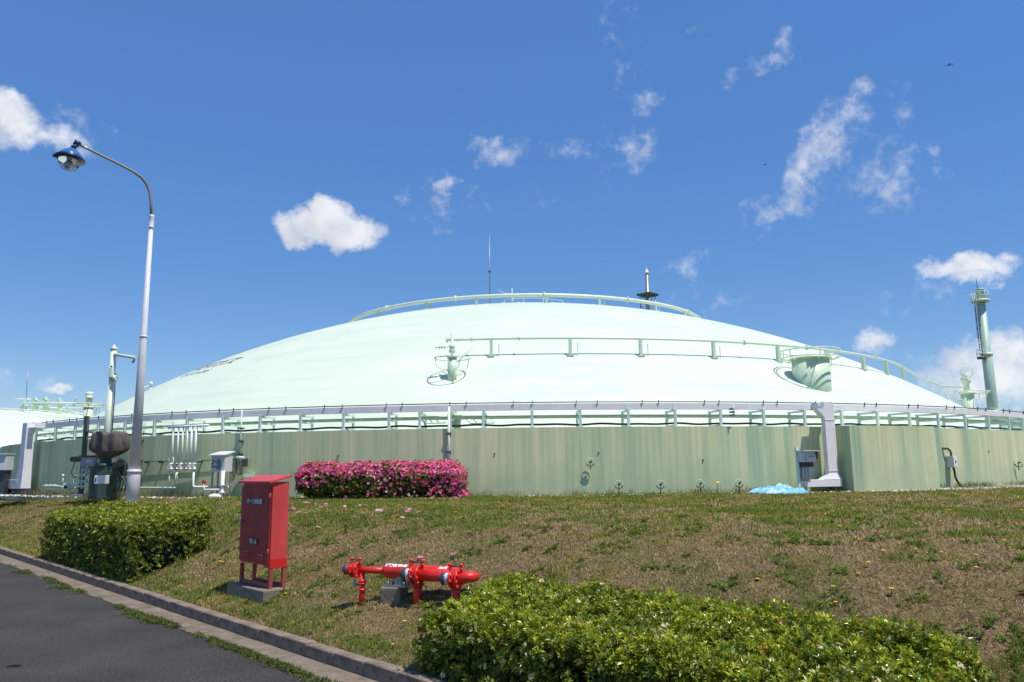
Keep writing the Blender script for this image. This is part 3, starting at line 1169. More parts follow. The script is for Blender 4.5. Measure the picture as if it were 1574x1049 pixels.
for th in bra:
    o = part_at('bracket', bracket_mesh, rack, cyl(th, WALL_R - .08, 0), th)
def arc_pts(R, z, n=160, a=bra[0], b=bra[-1], dz=None):
    out = []
    for i in range(n + 1):
        th = a + (b - a) * i / n
        out.append(cyl(th, R, z + (dz(th) if dz else 0)))
    return out
part('pipe', MB().tube(arc_pts(WALL_R - .38, WALL_TOP + .355), .036, 8), M['mint'], rack)
part('pipe', MB().tube(arc_pts(WALL_R - .66, WALL_TOP + .35), .045, 8), M['mint'], rack)
part('cable', MB().tube(arc_pts(WALL_R - .34, WALL_TOP + .10, 320, dz=lambda t: .02 * math.sin(t * 120) * math.sin(t * 31)), .034, 6), M['dark'], rack)

# small drum with side frames behind the rack
dq = on_cyl(699, 648, WALL_R - .9)
t_ = thing('rack_pedestal', 'small mint drum with slanted side frames behind the rack below the left nozzle', 'pedestal', Vector((dq.x, dq.y, WALL_TOP - .2)))
part('drum', MB().lathe(Vector((dq.x, dq.y, WALL_TOP - .2)), (0, 0, 1), [(0, .2), (.62, .2), (.63, .24), (.68, .24)], 18), M['mint'], t_)
part('stem', MB().tube([Vector((dq.x, dq.y, WALL_TOP + .4)), Vector((dq.x + .05, dq.y, WALL_TOP + .8))], .04, 8), M['mint'], t_)
for s1 in (-1, 1):
    fr = MB()
    z0 = WALL_TOP + .42
    a0, a1, a2, a3 = [Vector((dq.x + s1 * q, dq.y - .05, z0 + w)) for q, w in ((.25, 0), (1.05, 0.02), (1.25, -.22), (.5, -.22))]
    if s1 < 0:
        a0, a1, a2, a3 = [Vector((dq.x + s1 * q, dq.y - .05, z0 + w)) for q, w in ((.28, -.2), (.95, -.2), (1.15, .02), (.5, .02))]
    fr.tube([a0, a1, a2, a3], .025, 6, closed=True)
    for q in (.3, .6):
        fr.tube([a0 + (a1 - a0) * q, a3 + (a2 - a3) * q], .02, 5)
    part('side_frame', fr, M['mint_grey'], t_)

# ------------------------------------------------------------------ cable duct
duct = thing('cable_duct', 'lilac grey cable duct running along the top of the rack with drops at both ends', 'cable duct', cyl(0, WALL_R, DUCT0))
tL, tR = ang(on_cyl(30, 660, WALL_R + .2)), ang(on_cyl(1275, 640, WALL_R + .2))
tEnd = bra[-1]
segs = int((tEnd - tL) / .08)
for i in range(segs):
    a, b = tL + (tEnd - tL) * i / segs, tL + (tEnd - tL) * (i + 1) / segs
    part('duct_length', MB().arc_box(a + .00012, b - .00012, DF - .25, DF, DUCT0, DUCT1, 5), M['tray'], duct)
part('conduit', MB().tube(arc_pts(DF - .03, DUCT1 + .045, 200, tL, tEnd), .018, 6), M['darksteel'], duct)
cl = MB().box((0, 0, .04), (.014, .03, .13)).box((0, -.02, .09), (.035, .015, .02))
clip_me = cl.mesh('clip', M['darksteel'])
for i, th in enumerate(np.arange(tL + .02, tEnd, .0655)):
    for q in (-.009, .009):
        part_at('clip', clip_me, duct, cyl(th + q + random.uniform(-.002, .002), DF + .02, DUCT1 - .01), th)
# right drop
def frame_at(th):
    return (cyl(th + PI / 2, 1, 0) - TC, cyl(th, 1, 0) - TC, Vector((0, 0, 1)))
rT = ang(on_wall(1281, 700, .55))
fR = frame_at(rT)
zb_r = at_depth(1285, 728, on_wall(1285, 733, .55).y).z
pR = cyl(rT, WALL_R + .42, 0)
part('drop', MB().box(Vector((pR.x, pR.y, (DUCT1 + .03 + zb_r) / 2)), (.36, .18, DUCT1 + .03 - zb_r), fR), M['tray'], duct)
part('elbow', MB().box(cyl(rT, WALL_R + .12, DUCT0 + .1), (.40, .34, .21), fR), M['tray'], duct)
gus = MB()
g0 = pR - fR[0] * .2
gus.add([g0 + Vector((0, 0, DUCT0)) + fR[1] * .12, g0 + Vector((0, 0, DUCT0 - .28)) + fR[1] * .12, g0 - fR[0] * .28 + Vector((0, 0, DUCT0)) + fR[1] * .12,
         g0 + Vector((0, 0, DUCT0)) - fR[1] * .12, g0 + Vector((0, 0, DUCT0 - .28)) - fR[1] * .12, g0 - fR[0] * .28 + Vector((0, 0, DUCT0)) - fR[1] * .12],
        [(0, 1, 2), (3, 5, 4), (0, 3, 4, 1), (1, 4, 5, 2), (2, 5, 3, 0)])
part('gusset', gus, M['tray'], duct)
band = MB()
for z_ in (zb_r + .08, DUCT0 - .35):
    band.box(Vector((pR.x, pR.y, z_)), (.384, .204, .03), fR)
part('joint_band', band, M['tray'], duct)
# flared foot and the low run to the left of it
zl0, zl1 = zb_r - .18, zb_r - .40
ft = MB()
c_ = Vector((pR.x, pR.y, 0))
top_ = [c_ + fR[0] * i + fR[1] * j + Vector((0, 0, zb_r)) for i, j in ((-.18, -.09), (.18, -.09), (.18, .09), (-.18, .09))]
bot_ = [c_ + fR[0] * i + fR[1] * j + Vector((0, 0, zl0)) for i, j in ((-.42, -.14), (.24, -.14), (.24, .15), (-.42, .15))]
ft.add(top_ + bot_, [(0, 1, 5, 4), (1, 2, 6, 5), (2, 3, 7, 6), (3, 0, 4, 7), (0, 3, 2, 1), (4, 5, 6, 7)])
part('flared_foot', ft, M['tray'], duct)
wl_ = 1.38
part('low_run', MB().box(c_ + fR[0] * (.25 - wl_ / 2) + Vector((0, 0, (zl0 + zl1) / 2)), (wl_, .29, zl0 - zl1), fR, .01), M['tray'], duct)
part('low_run_leg', MB().box(c_ + fR[0] * (-1.0) + Vector((0, 0, (zl1 + TOPZ) / 2)), (.06, .06, zl1 - TOPZ + .1), fR), M['steel'], duct)
part('low_run_leg', MB().box(c_ + fR[0] * (.1) + Vector((0, 0, (zl1 + TOPZ) / 2)), (.06, .06, zl1 - TOPZ + .1), fR), M['steel'], duct)
# left drop
lT = ang(on_wall(36, 700, .5))
fL = frame_at(lT)
pL = cyl(lT, WALL_R + .4, 0)
zLb = 1.62
part('drop', MB().box(Vector((pL.x, pL.y, (DUCT1 + zLb) / 2)), (.46, .3, DUCT1 - zLb), fL), M['tray'], duct)
part('elbow', MB().box(cyl(lT, WALL_R + .09, DUCT0 + .1), (.6, .32, .2), fL), M['tray'], duct)
gus = MB()
g0 = pL + fL[0] * .23
gus.add([g0 + Vector((0, 0, DUCT0)) + fL[1] * .1, g0 + Vector((0, 0, DUCT0 - .3)) + fL[1] * .1, g0 + fL[0] * .35 + Vector((0, 0, DUCT0)) + fL[1] * .1,
         g0 + Vector((0, 0, DUCT0)) - fL[1] * .1, g0 + Vector((0, 0, DUCT0 - .3)) - fL[1] * .1, g0 + fL[0] * .35 + Vector((0, 0, DUCT0)) - fL[1] * .1],
        [(0, 1, 2), (3, 5, 4), (0, 3, 4, 1), (1, 4, 5, 2), (2, 5, 3, 0)])
part('gusset', gus, M['tray'], duct)
part('low_run', MB().box(Vector((pL.x, pL.y, 1.72)) - fL[0] * 1.2, (2.0, .34, .34), fL, .01), M['tray'], duct)
ft = MB()
c_ = Vector((pL.x, pL.y, 0))
top_ = [c_ + fL[0] * i + fL[1] * j + Vector((0, 0, 2.25)) for i, j in ((-.232, -.155), (.232, -.155), (.232, .155), (-.232, .155))]
bot_ = [c_ + fL[0] * i + fL[1] * j + Vector((0, 0, 1.56)) for i, j in ((-.75, -.172), (.24, -.172), (.24, .172), (-.75, .172))]
ft.add(top_ + bot_, [(0, 1, 5, 4), (1, 2, 6, 5), (2, 3, 7, 6), (3, 0, 4, 7), (0, 3, 2, 1), (4, 5, 6, 7)])
part('flared_foot', ft, M['tray'], duct)
part('foot_sleeper', MB().box(Vector((pL.x, pL.y, 1.42)) - fL[0] * .3, (2.2, .2, .22), fL), M['darksteel'], duct)

# ------------------------------------------------------------------ things on the wall
def wp(px, py, off):
    return on_wall(px, py, off)


def wall_pipe(pts, off, r, mb=None, n=8):
    mb = mb or MB()
    return mb.tube([wp(x, y, off) for x, y in pts], r, n)


def straight(px0, py0, px1, py1, off, r, mb=None):
    """vertical pipe: foot and head share one azimuth"""
    mb = mb or MB()
    a, b = wp(px0, py0, off), wp(px1, py1, off)
    a2 = Vector((b.x, b.y, a.z))
    return mb.tube([b, a2], r, 8)


def conduit(label, px, y0, y1, r=.03, mt='mint_grey', shoes=((.3),), off=.09):
    b = wp(px, y0, off)
    root = thing('wall_conduit', label, 'conduit', Vector((b.x, b.y, wp(px, y1, off).z)), 'conduits up the tank wall')
    part('pipe', MB().tube([b, Vector((b.x, b.y, wp(px, y1, off).z))], r, 8), M[mt], root)
    th = ang(b)
    for k in range(3):
        z = b.z + (wp(px, y1, off).z - b.z) * (.38 + .26 * k)
        part('saddle', MB().box(cyl(th, WALL_R + .06, z), (.12, .14, .05), frame_at(th)), M['darksteel'], root)
    return root


conduit('white conduit down the wall behind the right end of the azalea hedge', 690, 625, 735, .035, 'white')
conduit('thin grey conduit down the wall just left of the red cabinet', 372, 630, 706, .022)
conduit('dark conduit down the wall right beside the lamp post', 219, 632, 752, .026, 'dark')
conduit('short grey conduit down the rack left of the right hand duct drop', 1127, 622, 640, .02, 'mint_grey', off=.16)

# six white riser pipes
ris = thing('riser_pipes', 'bank of six white riser pipes with valves on the wall', 'pipes', wp(290, 755, .25))
tops = [267, 275, 282, 289, 295.5, 302]
hdr_a, hdr_b = wp(259, 657, .28), wp(321, 654, .28)
hz_ = hdr_a.z
part('header', MB().tube([hdr_a, wp(290, 655.5, .28), hdr_b], .04, 8), M['white'], ris)
for i, px in enumerate(tops):
    a = wp(px, 656, .28)
    zlow = wp(px, 716, .28).z
    part('pipe', MB().tube([a, Vector((a.x, a.y, zlow))], .030 if i < 4 else .042, 8), M['white'], ris)
    vz_ = wp(px, 719, .28).z
    vb = MB().lathe(Vector((a.x, a.y, vz_ - .08)), (0, 0, 1), [(0, .03), (.02, .065), (.05, .065), (.06, .04), (.12, .05), (.17, .04), (.18, .065), (.21, .065), (.23, .03)], 10)
    vb.tube([Vector((a.x, a.y, vz_)), Vector((a.x, a.y - .16, vz_ + .02))], .014, 6)
    vb.torus(Vector((a.x, a.y - .16, vz_ + .02)), (0, 1, .1), .06, .011, 14, 5)
    part('valve', vb, M['steel'] if i in (1, 3) else M['white'], ris)
for px, y1 in ((261, 750), (271, 752)):
    a = wp(px, 722, .28)
    part('pipe', MB().tube([a, Vector((a.x, a.y, wp(px, y1, .28).z))], .026, 8), M['mint_pale'], ris)
a = wp(298, 722, .28)
zl = wp(298, 749, .28).z
b_ = wp(352, 749, .28)
part('pipe', MB().tube([a, Vector((a.x, a.y, zl + .05)), Vector((a.x + .05, a.y, zl)), Vector((b_.x, b_.y, zl))], .038, 8), M['white'], ris)
part('support_strip', MB().box((wp(282, 708, .2) + wp(290, 708, .2)) / 2, (1.2, .04, .04), frame_at(ang(wp(286, 708, .2)))), M['mint_grey'], ris)
u_ = MB()
for x_ in (261, 267):
    a = wp(x_, 704, .26)
    u_.tube([a, Vector((a.x, a.y, wp(x_, 718, .26).z))], .022, 6)
u_.tube([wp(261, 704, .26), wp(267, 704, .26)], .022, 6)
part('bypass_loop', u_, M['white'], ris)

lp = thing('ground_pipe', 'thin pale pipe running along the foot of the wall behind the lamp post', 'pipe', wp(230, 752, .35))
zz = wp(230, 750, .35).z
part('pipe', MB().tube([Vector((*wp(px, 750, .35).xy, zz)) for px in (180, 200, 220, 245, 271)], .026, 8), M['mint_pale'], lp)
part('upstand', MB().tube([Vector((*wp(271, 750, .35).xy, zz)), Vector((*wp(271, 750, .35).xy, zz + .5))], .026, 8), M['mint_pale'], lp)

wc = thing('wall_cable', 'thin cable clipped level along the wall through the riser pipes', 'cable', wp(270, 710, .05))
zz = wp(270, 709, .06).z
part('cable', MB().tube([Vector((*wp(px, 709, .06).xy, zz)) for px in range(222, 335, 12)], .012, 6), M['darksteel'], wc)
for px in (226, 248, 308):
    q = wp(px, 709, .08)
    part('clip', MB().box(Vector((q.x, q.y, zz - .02)), (.06, .16, .08), frame_at(ang(q))), M['darksteel'], wc)

# instrument panel
ip = wp(341, 713, .55)
pan = thing('instrument_panel', 'light grey instrument panel with dials on a stand left of the red cabinet', 'panel', Vector((ip.x, ip.y, TOPZ)))
fp = frame_at(ang(ip))
s_ = ip.y / FPX
bw, bh = 25 * s_, 25 * s_
part('body', MB().box(ip + Vector((0, 0, .0)), (bw, .36, bh), fp, .01), M['light_grey'], pan)
hd = MB()
zt_ = ip.z + bh / 2
pts = [(-.5 * bw - .04, -.24), (.5 * bw + .04, -.24), (.5 * bw + .04, .28), (-.5 * bw - .04, .28)]
hd.add([ip + fp[0] * x + fp[1] * y + Vector((0, 0, bh / 2 + z)) for (x, y), z in zip(pts, (.10, .10, -.01, -.01))] +
       [ip + fp[0] * x + fp[1] * y + Vector((0, 0, bh / 2 + z)) for (x, y), z in zip(pts, (.13, .13, .02, .02))],
       [(0, 1, 2, 3), (7, 6, 5, 4), (0, 4, 5, 1), (1, 5, 6, 2), (2, 6, 7, 3), (3, 7, 4, 0)])
part('hood', hd, M['white'], pan)
f0 = ip + fp[1] * .185
for (dx, dz, r_, mt_) in ((.03, .06, .075, 'dial'), (.05, -.10, .085, 'dial'), (-.17, .10, .025, 'dark'), (-.19, .0, .03, 'dark'), (-.19, -.10, .028, 'dark'), (-.10, .07, .02, 'dark'), (-.10, -.09, .02, 'dark')):
    if mt_ == 'dial':
        M.setdefault('dial', mat('blue_dial_face', (.10, .22, .30), .3, 0, .2, 12))
        g = part('dial', MB().disc(f0 + fp[0] * dx + Vector((0, 0, dz)), fp[1], r_, .03, 18), M['dial'], pan)
        part('bezel', MB().torus(f0 + fp[0] * dx + Vector((0, 0, dz)) + fp[1] * .015, fp[1], r_, .012, 18, 5), M['steel'], g)
    else:
        part('knob', MB().disc(f0 + fp[0] * dx + Vector((0, 0, dz)), fp[1], r_, .04, 10), M[mt_], pan)
for q in (-1, 1):
    for w in (-.14, .12):
        part('leg', MB().box(Vector((ip.x, ip.y, 0)) + fp[0] * q * bw * .46 + fp[1] * w + Vector((0, 0, (ip.z - bh / 2 + TOPZ) / 2)), (.04, .04, ip.z - bh / 2 - TOPZ + .05), fp), M['steel'], pan)
part('cross_bar', MB().box(Vector((ip.x, ip.y, TOPZ + .42)) + fp[1] * -.14, (bw, .03, .04), fp), M['mint_grey'], pan)

vp = wp(342, 745, .8)
vst = thing('valve_stand', 'white upright pipe with flanges and valve under the instrument panel', 'valve', Vector((vp.x, vp.y, TOPZ)))
zt_ = wp(342, 724, .8).z
part('pipe', MB().lathe(Vector((vp.x, vp.y, TOPZ - .05)), (0, 0, 1), [(0, .035), (.2, .035), (.21, .085), (.25, .085), (.26, .04), (.42, .04), (.43, .075), (.47, .075), (.48, .05), (zt_ - TOPZ + .05, .06)], 14), M['white'], vst)
part('branch', MB().tube([Vector((vp.x, vp.y, TOPZ + .27)), Vector((vp.x - .55, vp.y, TOPZ + .27)), Vector((vp.x - .6, vp.y, TOPZ + .5))], .025, 8), M['white'], vst)
hw_ = MB().disc(Vector((vp.x - .58, vp.y, TOPZ + .5)), (0, 1, 0), .06, .05, 12)
part('valve_body', hw_, M['red_fresh'], vst)
wb = wp(331, 756, .9)
solo('paper_bag', MB().sphere(Vector((wb.x, wb.y, TOPZ + .06)), .2, 12, 8, (1.1, .6, .45)), M['white'], wb, 'crumpled white bag lying at the foot of the valve stand', 'bag')

# device with looped hose
dv = wp(371, 716, .2)
dev = thing('flow_meter', 'grey tubular meter with looped black hose on the wall above the red cabinet', 'meter', dv)
z0, z1 = wp(371, 729, .2).z, wp(371, 704, .2).z
part('body', MB().lathe(Vector((dv.x, dv.y, z0)), (0, 0, 1), [(0, .04), (.03, .07), (z1 - z0 - .1, .07), (z1 - z0 - .06, .09), (z1 - z0, .05)], 12), M['steel'], dev)
part('side_box', MB().box(Vector((dv.x + .12, dv.y, (z0 + z1) / 2 + .1)), (.12, .12, .25)), M['darksteel'], dev)
hz = [wp(x, y, .22) for x, y in ((357, 728), (355, 715), (357, 708), (363, 706), (370, 705))]
part('hose', MB().tube(hz, .018, 6), M['dark'], dev)
hz = [wp(x, y, .22) for x, y in ((364, 706), (363.5, 716), (364, 727), (367, 731), (371, 729))]
part('hose', MB().tube(hz, .016, 6), M['dark'], dev)
part('head', MB().tube([wp(363, 704, .22), wp(375, 704, .22)], .05, 8), M['mint_pale'], dev)
part('wall_plate', MB().box(Vector((dv.x + .25, dv.y + .05, wp(380, 731, .1).z)), (.34, .1, .12)), M['mint'], dev)

# switch box by the right drop
sb = wp(1239, 703, .75)
swb = thing('switch_box', 'grey hooded switch box with cables down to the low duct on the right', 'switch box', Vector((sb.x, sb.y, TOPZ)))
fs_ = frame_at(ang(sb))
s_ = sb.y / FPX
part('body', MB().box(sb, (24 * s_, .26, 15 * s_), fs_, .01), M['light_grey'], swb)
part('hood', MB().box(sb + Vector((0, 0, 9.3 * s_)) + fs_[1] * .06, (29 * s_, .46, .03), fs_), M['light_grey'], swb)
part('hood_side', MB().box(sb + Vector((0, 0, 3 * s_)) + fs_[0] * 14.6 * s_ + fs_[1] * .02, (.02, .38, 12 * s_), fs_), M['steel'], swb)
part('door', MB().box(sb + Vector((0, 0, -1.5 * s_)) + fs_[1] * .15 + fs_[0] * 3 * s_, (16 * s_, .05, 10 * s_), fs_, .006), M['light_grey'], swb)
part('name_plate', MB().box(sb + Vector((0, 0, 1 * s_)) + fs_[1] * .185 + fs_[0] * 3 * s_, (10 * s_, .012, 2.2 * s_), fs_), M['steel'], swb)
zd = wp(1239, 735, .6).z
for k in range(4):
    o_ = fs_[0] * ((k - 1.2) * 5.2 * s_)
    b0 = sb + o_ + Vector((0, 0, -7.5 * s_))
    g = part('cable', MB().tube([b0, Vector((b0.x, b0.y, zd))], .022, 6), M['light_grey'], swb)
    part('gland', MB().lathe(b0 - Vector((0, 0, 7.4 * s_)), (0, 0, 1), [(0, .03), (.04, .052), (.12, .052), (.16, .03)], 10), M['darksteel'], g)
part('stand_post', MB().box(Vector((sb.x, sb.y, (sb.z + TOPZ) / 2)) - fs_[0] * 13 * s_ - fs_[1] * .08, (.07, .07, sb.z - TOPZ + .6), fs_), M['mint_grey'], swb)
part('back_plate', MB().box(Vector((sb.x, sb.y, (sb.z + zd) / 2 - .1)) - fs_[1] * .17, (22 * s_, .02, sb.z - zd), fs_), M['steel'], swb)

# junction box on the buttress
jb = on_cyl(1463, 710, WALL_R + .14)
jn = thing('junction_box', 'small white junction box with black hoses on the wall at far right', 'junction box', jb)
fj = frame_at(ang(jb))
s_ = jb.y / FPX
part('body', MB().box(jb, (10 * s_, .24, 17 * s_), fj, .008), M['light_grey'], jn)
part('door', MB().box(jb + fj[1] * .13, (9.2 * s_, .02, 16 * s_), fj, .006), M['white'], jn)
part('latch', MB().box(jb + fj[1] * .145 - fj[0] * .01, (.04, .02, .07), fj), M['dark'], jn)
hz = [jb + fj[0] * a * s_ + Vector((0, 0, b * s_)) + fj[1] * c for a, b, c in ((0, 8, 0), (0, 13, 0), (-2, 17, 0), (-6, 20, -.02), (-9, 19.5, -.1), (-10, 21, -.14))]
part('hose', MB().tube(hz, .035, 8), M['dark'], jn)
hz = [jb + fj[0] * a * s_ + Vector((0, 0, b * s_)) + fj[1] * c for a, b, c in ((1, -8, .02), (1.5, -16, .04), (1.5, -24, .05), (5, -33, .1), (9, -42, .15), (10, -46, .15))]
part('hose', MB().tube(hz, .035, 8), M['dark'], jn)

# ring markers
def marker(px, py, foot, label, name='ring_marker'):
    off = .5 if foot else .12
    c = on_wall(px, py, off)
    s1 = c.y / FPX
    root = thing(name, label, 'marker', Vector((c.x, c.y, TOPZ if foot else c.z - 9 * s1)), 'ring markers along the tank wall')
    part('ring', MB().torus(c, (0, 1, 0), 6.2 * s1, .011, 22, 6), M['mint_pale'], root)
    zf = TOPZ - .05 if foot else c.z - 11 * s1
    part('stem', MB().tube([Vector((c.x, c.y, zf)), c], .016, 6), M['darksteel'], root)
    arc = [c + Vector((math.cos(a) * 6 * s1, -.03, math.sin(a) * 6 * s1)) for a in np.linspace(PI * 1.08, PI * 1.92, 9)]
    part('cradle', MB().tube(arc, .016, 6), M['darksteel'], root)
    part('hook', MB().box(c + Vector((2.2 * s1, -.02, 1 * s1)), (.02, .03, .07)).box(c + Vector((0, -.02, .3 * s1)), (.05, .03, .05)), M['dark'], root)


marker(907, 711, False, 'wire ring marker fixed alone halfway up the wall')
marker(951, 745, True, 'leftmost wire ring marker on a short post at the wall foot')
marker(1015, 745, True, 'wire ring marker on a post, second from the left at the wall foot')
marker(1076, 744, True, 'wire ring marker on a post beside the tall yellow flower')
marker(1136, 743, True, 'wire ring marker on a post beside the blue sheet')
marker(1565, 712, False, 'small wire ring marker on the wall at the far right edge')

# tall yellow flower
fl = on_wall(1103, 743, .7)
t_ = thing('yellow_flower', 'single tall yellow flower standing against the wall between ring markers', 'flower', Vector((fl.x, fl.y, TOPZ)))
part('stem', MB().tube([Vector((fl.x, fl.y, TOPZ)), Vector((fl.x - .01, fl.y, fl.z))], .008, 5), M['darkgreen'], t_)
part('head', MB().lathe(fl, (0, -.5, 1), [(0, .01), (.02, .05), (.03, .06), (.04, .03)], 10), M['yellow'], t_)

# blue sheet heap
def heap(name, label, cat, px0, px1, pyt, pyb, off, mt, seed, ang_=0):
    a, b = on_wall(px0, pyb, off), on_wall(px1, pyb, off)
    c = (a + b) / 2
    L_ = (b - a).length
    h = (pyb - pyt) * c.y / FPX
    ex = (b - a).normalized(); ey = Vector((-ex.y, ex.x, 0))
    n = 44
    vs, fs = [], []
    for i in range(n + 1):
        for j in range(n + 1):
            u, v = i / n * 2 - 1, j / n * 2 - 1
            r = math.sqrt(u * u + v * v)
            k = max(0, 1 - r ** 2.2)
            f = float(fbm(u * 3 + seed, v * 3, 1.0, 4))
            rid = abs(float(fbm(u * 4 + seed * 2, v * 4 + 5, .9, 3)) - .5) * 2
            z = h * 1.25 * k ** .7 * (.25 + 1.05 * f) - rid * h * .8 * k
            w = 1 if r <= 1 else 1 / r
            vs.append(c * 1 + ex * (u * w * L_ / 2 * (1 + .06 * math.sin(7 * v + seed))) + ey * (v * w * L_ * .26) + Vector((0, 0, TOPZ + .01 + z - c.z)))
    for i in range(n):
        for j in range(n):
            fs.append((i * (n + 1) + j, (i + 1) * (n + 1) + j, (i + 1) * (n + 1) + j + 1, i * (n + 1) + j + 1))
    o = MB().add(vs, fs, True)
    return solo(name, o, mt, Vector((c.x, c.y, TOPZ)), label, cat)


heap('plastic_sheet', 'crumpled blue and white plastic sheet heaped at the wall foot', 'sheet', 1150, 1240, 749, 762, 1.15, M['tarp'], 3.0)

# ------------------------------------------------------------------ hoist and plant at the left
def lp_(px, py, off=1.2):
    return on_wall(px, py, off)


mb0 = lp_(166, 660)
hoist = thing('davit_crane', 'cream green davit mast with a short arm behind the lamp post', 'crane', Vector((mb0.x, mb0.y, TOPZ)))
ztop = at_depth(170, 538, mb0.y).z
s_ = mb0.y / FPX
zj = at_depth(170, 612, mb0.y).z
part('mast', MB().lathe(Vector((mb0.x, mb0.y, 2.4)), (0, 0, 1), [(0, 5.6 * s_), (zj - 2.4, 5.4 * s_), (zj - 2.39, 4.6 * s_), (ztop - 2.4, 4.4 * s_)], 20), M['cream'] if 'cream' in M else M['mint_pale'], hoist)
part('mast_cap', MB().lathe(Vector((mb0.x, mb0.y, ztop)), (0, 0, 1), [(0, 5.2 * s_), (.05, 5.2 * s_), (.12, 2 * s_), (.18, .6 * s_)], 16), M['mint_pale'], hoist)
aj = Vector((mb0.x, mb0.y, at_depth(175, 545, mb0.y).z))
ae = at_depth(208, 550, mb0.y - .6)
am = part('arm', MB().tube([aj, aj + (ae - aj) * .5, ae], [2.8 * s_, 2.4 * s_, 2.2 * s_], 10), M['mint_pale'], hoist)
part('hook', MB().tube([ae + Vector((-.03, 0, 0)), ae + Vector((-.03, 0, -.1)), ae + Vector((-.06, 0, -.16)), ae + Vector((-.11, 0, -.13))], .025, 6), M['dark'], am)
part('winch', MB().box(Vector((mb0.x + .03, mb0.y - 5 * s_, at_depth(170, 574, mb0.y).z)), (.12, .16, .34), None, .02).disc(Vector((mb0.x + .16, mb0.y - .1, at_depth(172, 582, mb0.y).z)), (1, 0, 0), .1, .1, 12), M['mint_pale'], hoist)
part('winch_opening', MB().box(Vector((mb0.x + .02, mb0.y - 5 * s_, at_depth(170, 566, mb0.y).z)), (.05, .06, .12)), M['dark'], hoist)
part('cable', MB().tube([Vector((mb0.x + .19, mb0.y - .12, at_depth(172, 575, mb0.y).z)), Vector((mb0.x + .19, mb0.y - .1, 3.0))], .02, 6), M['darksteel'], hoist)
# lower casing
pb = lp_(160, 735)
part('casing', MB().box(Vector((pb.x + .05, pb.y, TOPZ + .5)), (.78, .6, 1.05), None, .03), M['darkgreen'], hoist)
part('turntable', MB().lathe(Vector((mb0.x, mb0.y, TOPZ + 1.0)), (0, 0, 1), [(0, .34), (.1, .34), (.14, .18), (.28, .18), (.34, .3), (.42, .3)], 18), M['darkgreen'], hoist)
wbx = lp_(156.5, 737.5, 1.62)
wb_ = part('control_box', MB().box(wbx, (19 * s_, .14, 12.5 * s_), None, .01), M['white'], hoist)
part('latch', MB().box(wbx + Vector((-7 * s_, -.08, 0)), (.03, .02, .12)), M['dark'], wb_)
hos = MB()
for k in range(4):
    x0 = 178 + k * 4.5
    pts = [lp_(x0, 698 + k * 3, 1.3), lp_(x0 + 4 - k, 715, 1.35), lp_(x0 - 4 + 3 * (k % 2), 728, 1.4), lp_(x0 + 3, 741, 1.35), lp_(x0 - 3 + k, 756, 1.4)]
    hos.tube(pts, .022, 6)
part('hoses', hos, M['dark'], hoist)
part('side_gear', MB().box(lp_(184, 716, 1.25), (.35, .3, .25), None, .04).box(lp_(189, 722, 1.25), (.2, .25, .4), None, .03).disc(lp_(186, 712, 1.4), (0, 1, 0), .13, .1, 12), M['dark'], hoist)

# brown cover
cc = lp_(169, 681, 1.25)
s_ = cc.y / FPX
vs, fs = [], []
n, mm_ = 110, 40
for i in range(mm_ + 1):
    v = i / mm_
    for k in range(n):
        q = 2 * PI * k / n
        # outline from above: a rounded oblong, nipped in at the front where the cover is tied
        ox = math.copysign(abs(math.cos(q)) ** .75, math.cos(q)) * 29 * s_
        oy = math.copysign(abs(math.sin(q)) ** .75, math.sin(q)) * 17 * s_
        nip = 1 - .26 * math.exp(-((q - 1.5 * PI) / .26) ** 2)
        if v < .38:                                   # slack top
            rad, h = v / .38 * .90, 17 - 3.5 * (v / .38) ** 3
            drape = 0
        elif v < .78:                                 # hanging sides
            w = (v - .38) / .40
            rad, h = .90 + .12 * math.sin(w * PI * .7), 13.5 - 24 * w
            drape = w
        else:                                         # gathered in under the load
            w = (v - .78) / .22
            rad, h = .997 - .50 * w ** 1.3, -10.5 - 9 * w
            drape = 1
        pleat = 1 - abs(math.sin(6.5 * q + .9 * math.sin(2 * q + 1) + .8 * v)) ** .55
        pull = 1 - abs(math.sin(3 * q - 4.5 * v + 1.2)) ** .5
        rad *= nip * (1 - .17 * pleat * (.25 + .75 * drape) - .10 * pull * (.4 + .6 * drape))
        sag = -3.2 * math.exp(-(ox * rad / (7 * s_)) ** 2) * (1 - drape) - 2.2 * pull * (1 - drape) * (v / .38)
        sag += 3.0 * math.sin(q * 2 + .6) * drape * .6
        vs.append(cc + Vector((ox * rad, oy * rad, (h + sag) * s_ * 1.08)))
for i in range(mm_):
    for k in range(n):
        k2 = (k + 1) % n
        fs.append((i * n + k, i * n + k2, (i + 1) * n + k2, (i + 1) * n + k))
cov = MB().add(vs, fs, True)
solo('tarpaulin_cover', cov, M['cloth'], cc, 'brown tarpaulin cover bundled around the davit crane\'s machinery', 'cover')

# grey control box, dark floodlight and post left of the crane
gp = lp_(129, 700, .8)
gpost = thing('control_post', 'dark green post with grey control box and lamp left of the crane', 'post', Vector((gp.x, gp.y, TOPZ)))
s_ = gp.y / FPX
zt_ = at_depth(129, 640, gp.y).z
part('post', MB().box(Vector((gp.x, gp.y, (TOPZ + zt_) / 2)), (.13, .13, zt_ - TOPZ)), M['darkgreen'], gpost)
part('cable', MB().tube([Vector((gp.x + .10, gp.y - .1, zt_ - .1)), Vector((gp.x + .09, gp.y - .1, 2.6)), Vector((gp.x + .03, gp.y - .1, TOPZ + .6))], .03, 6), M['dark'], gpost)
part('cable', MB().tube([Vector((gp.x + .08, gp.y - .1, at_depth(129, 668, gp.y).z)), at_depth(134, 664.5, gp.y - .2), at_depth(141, 664.5, gp.y - .3), at_depth(147, 668, gp.y - .3)], .025, 6), M['dark'], gpost)
bx = lp_(138.5, 710, 1.0)
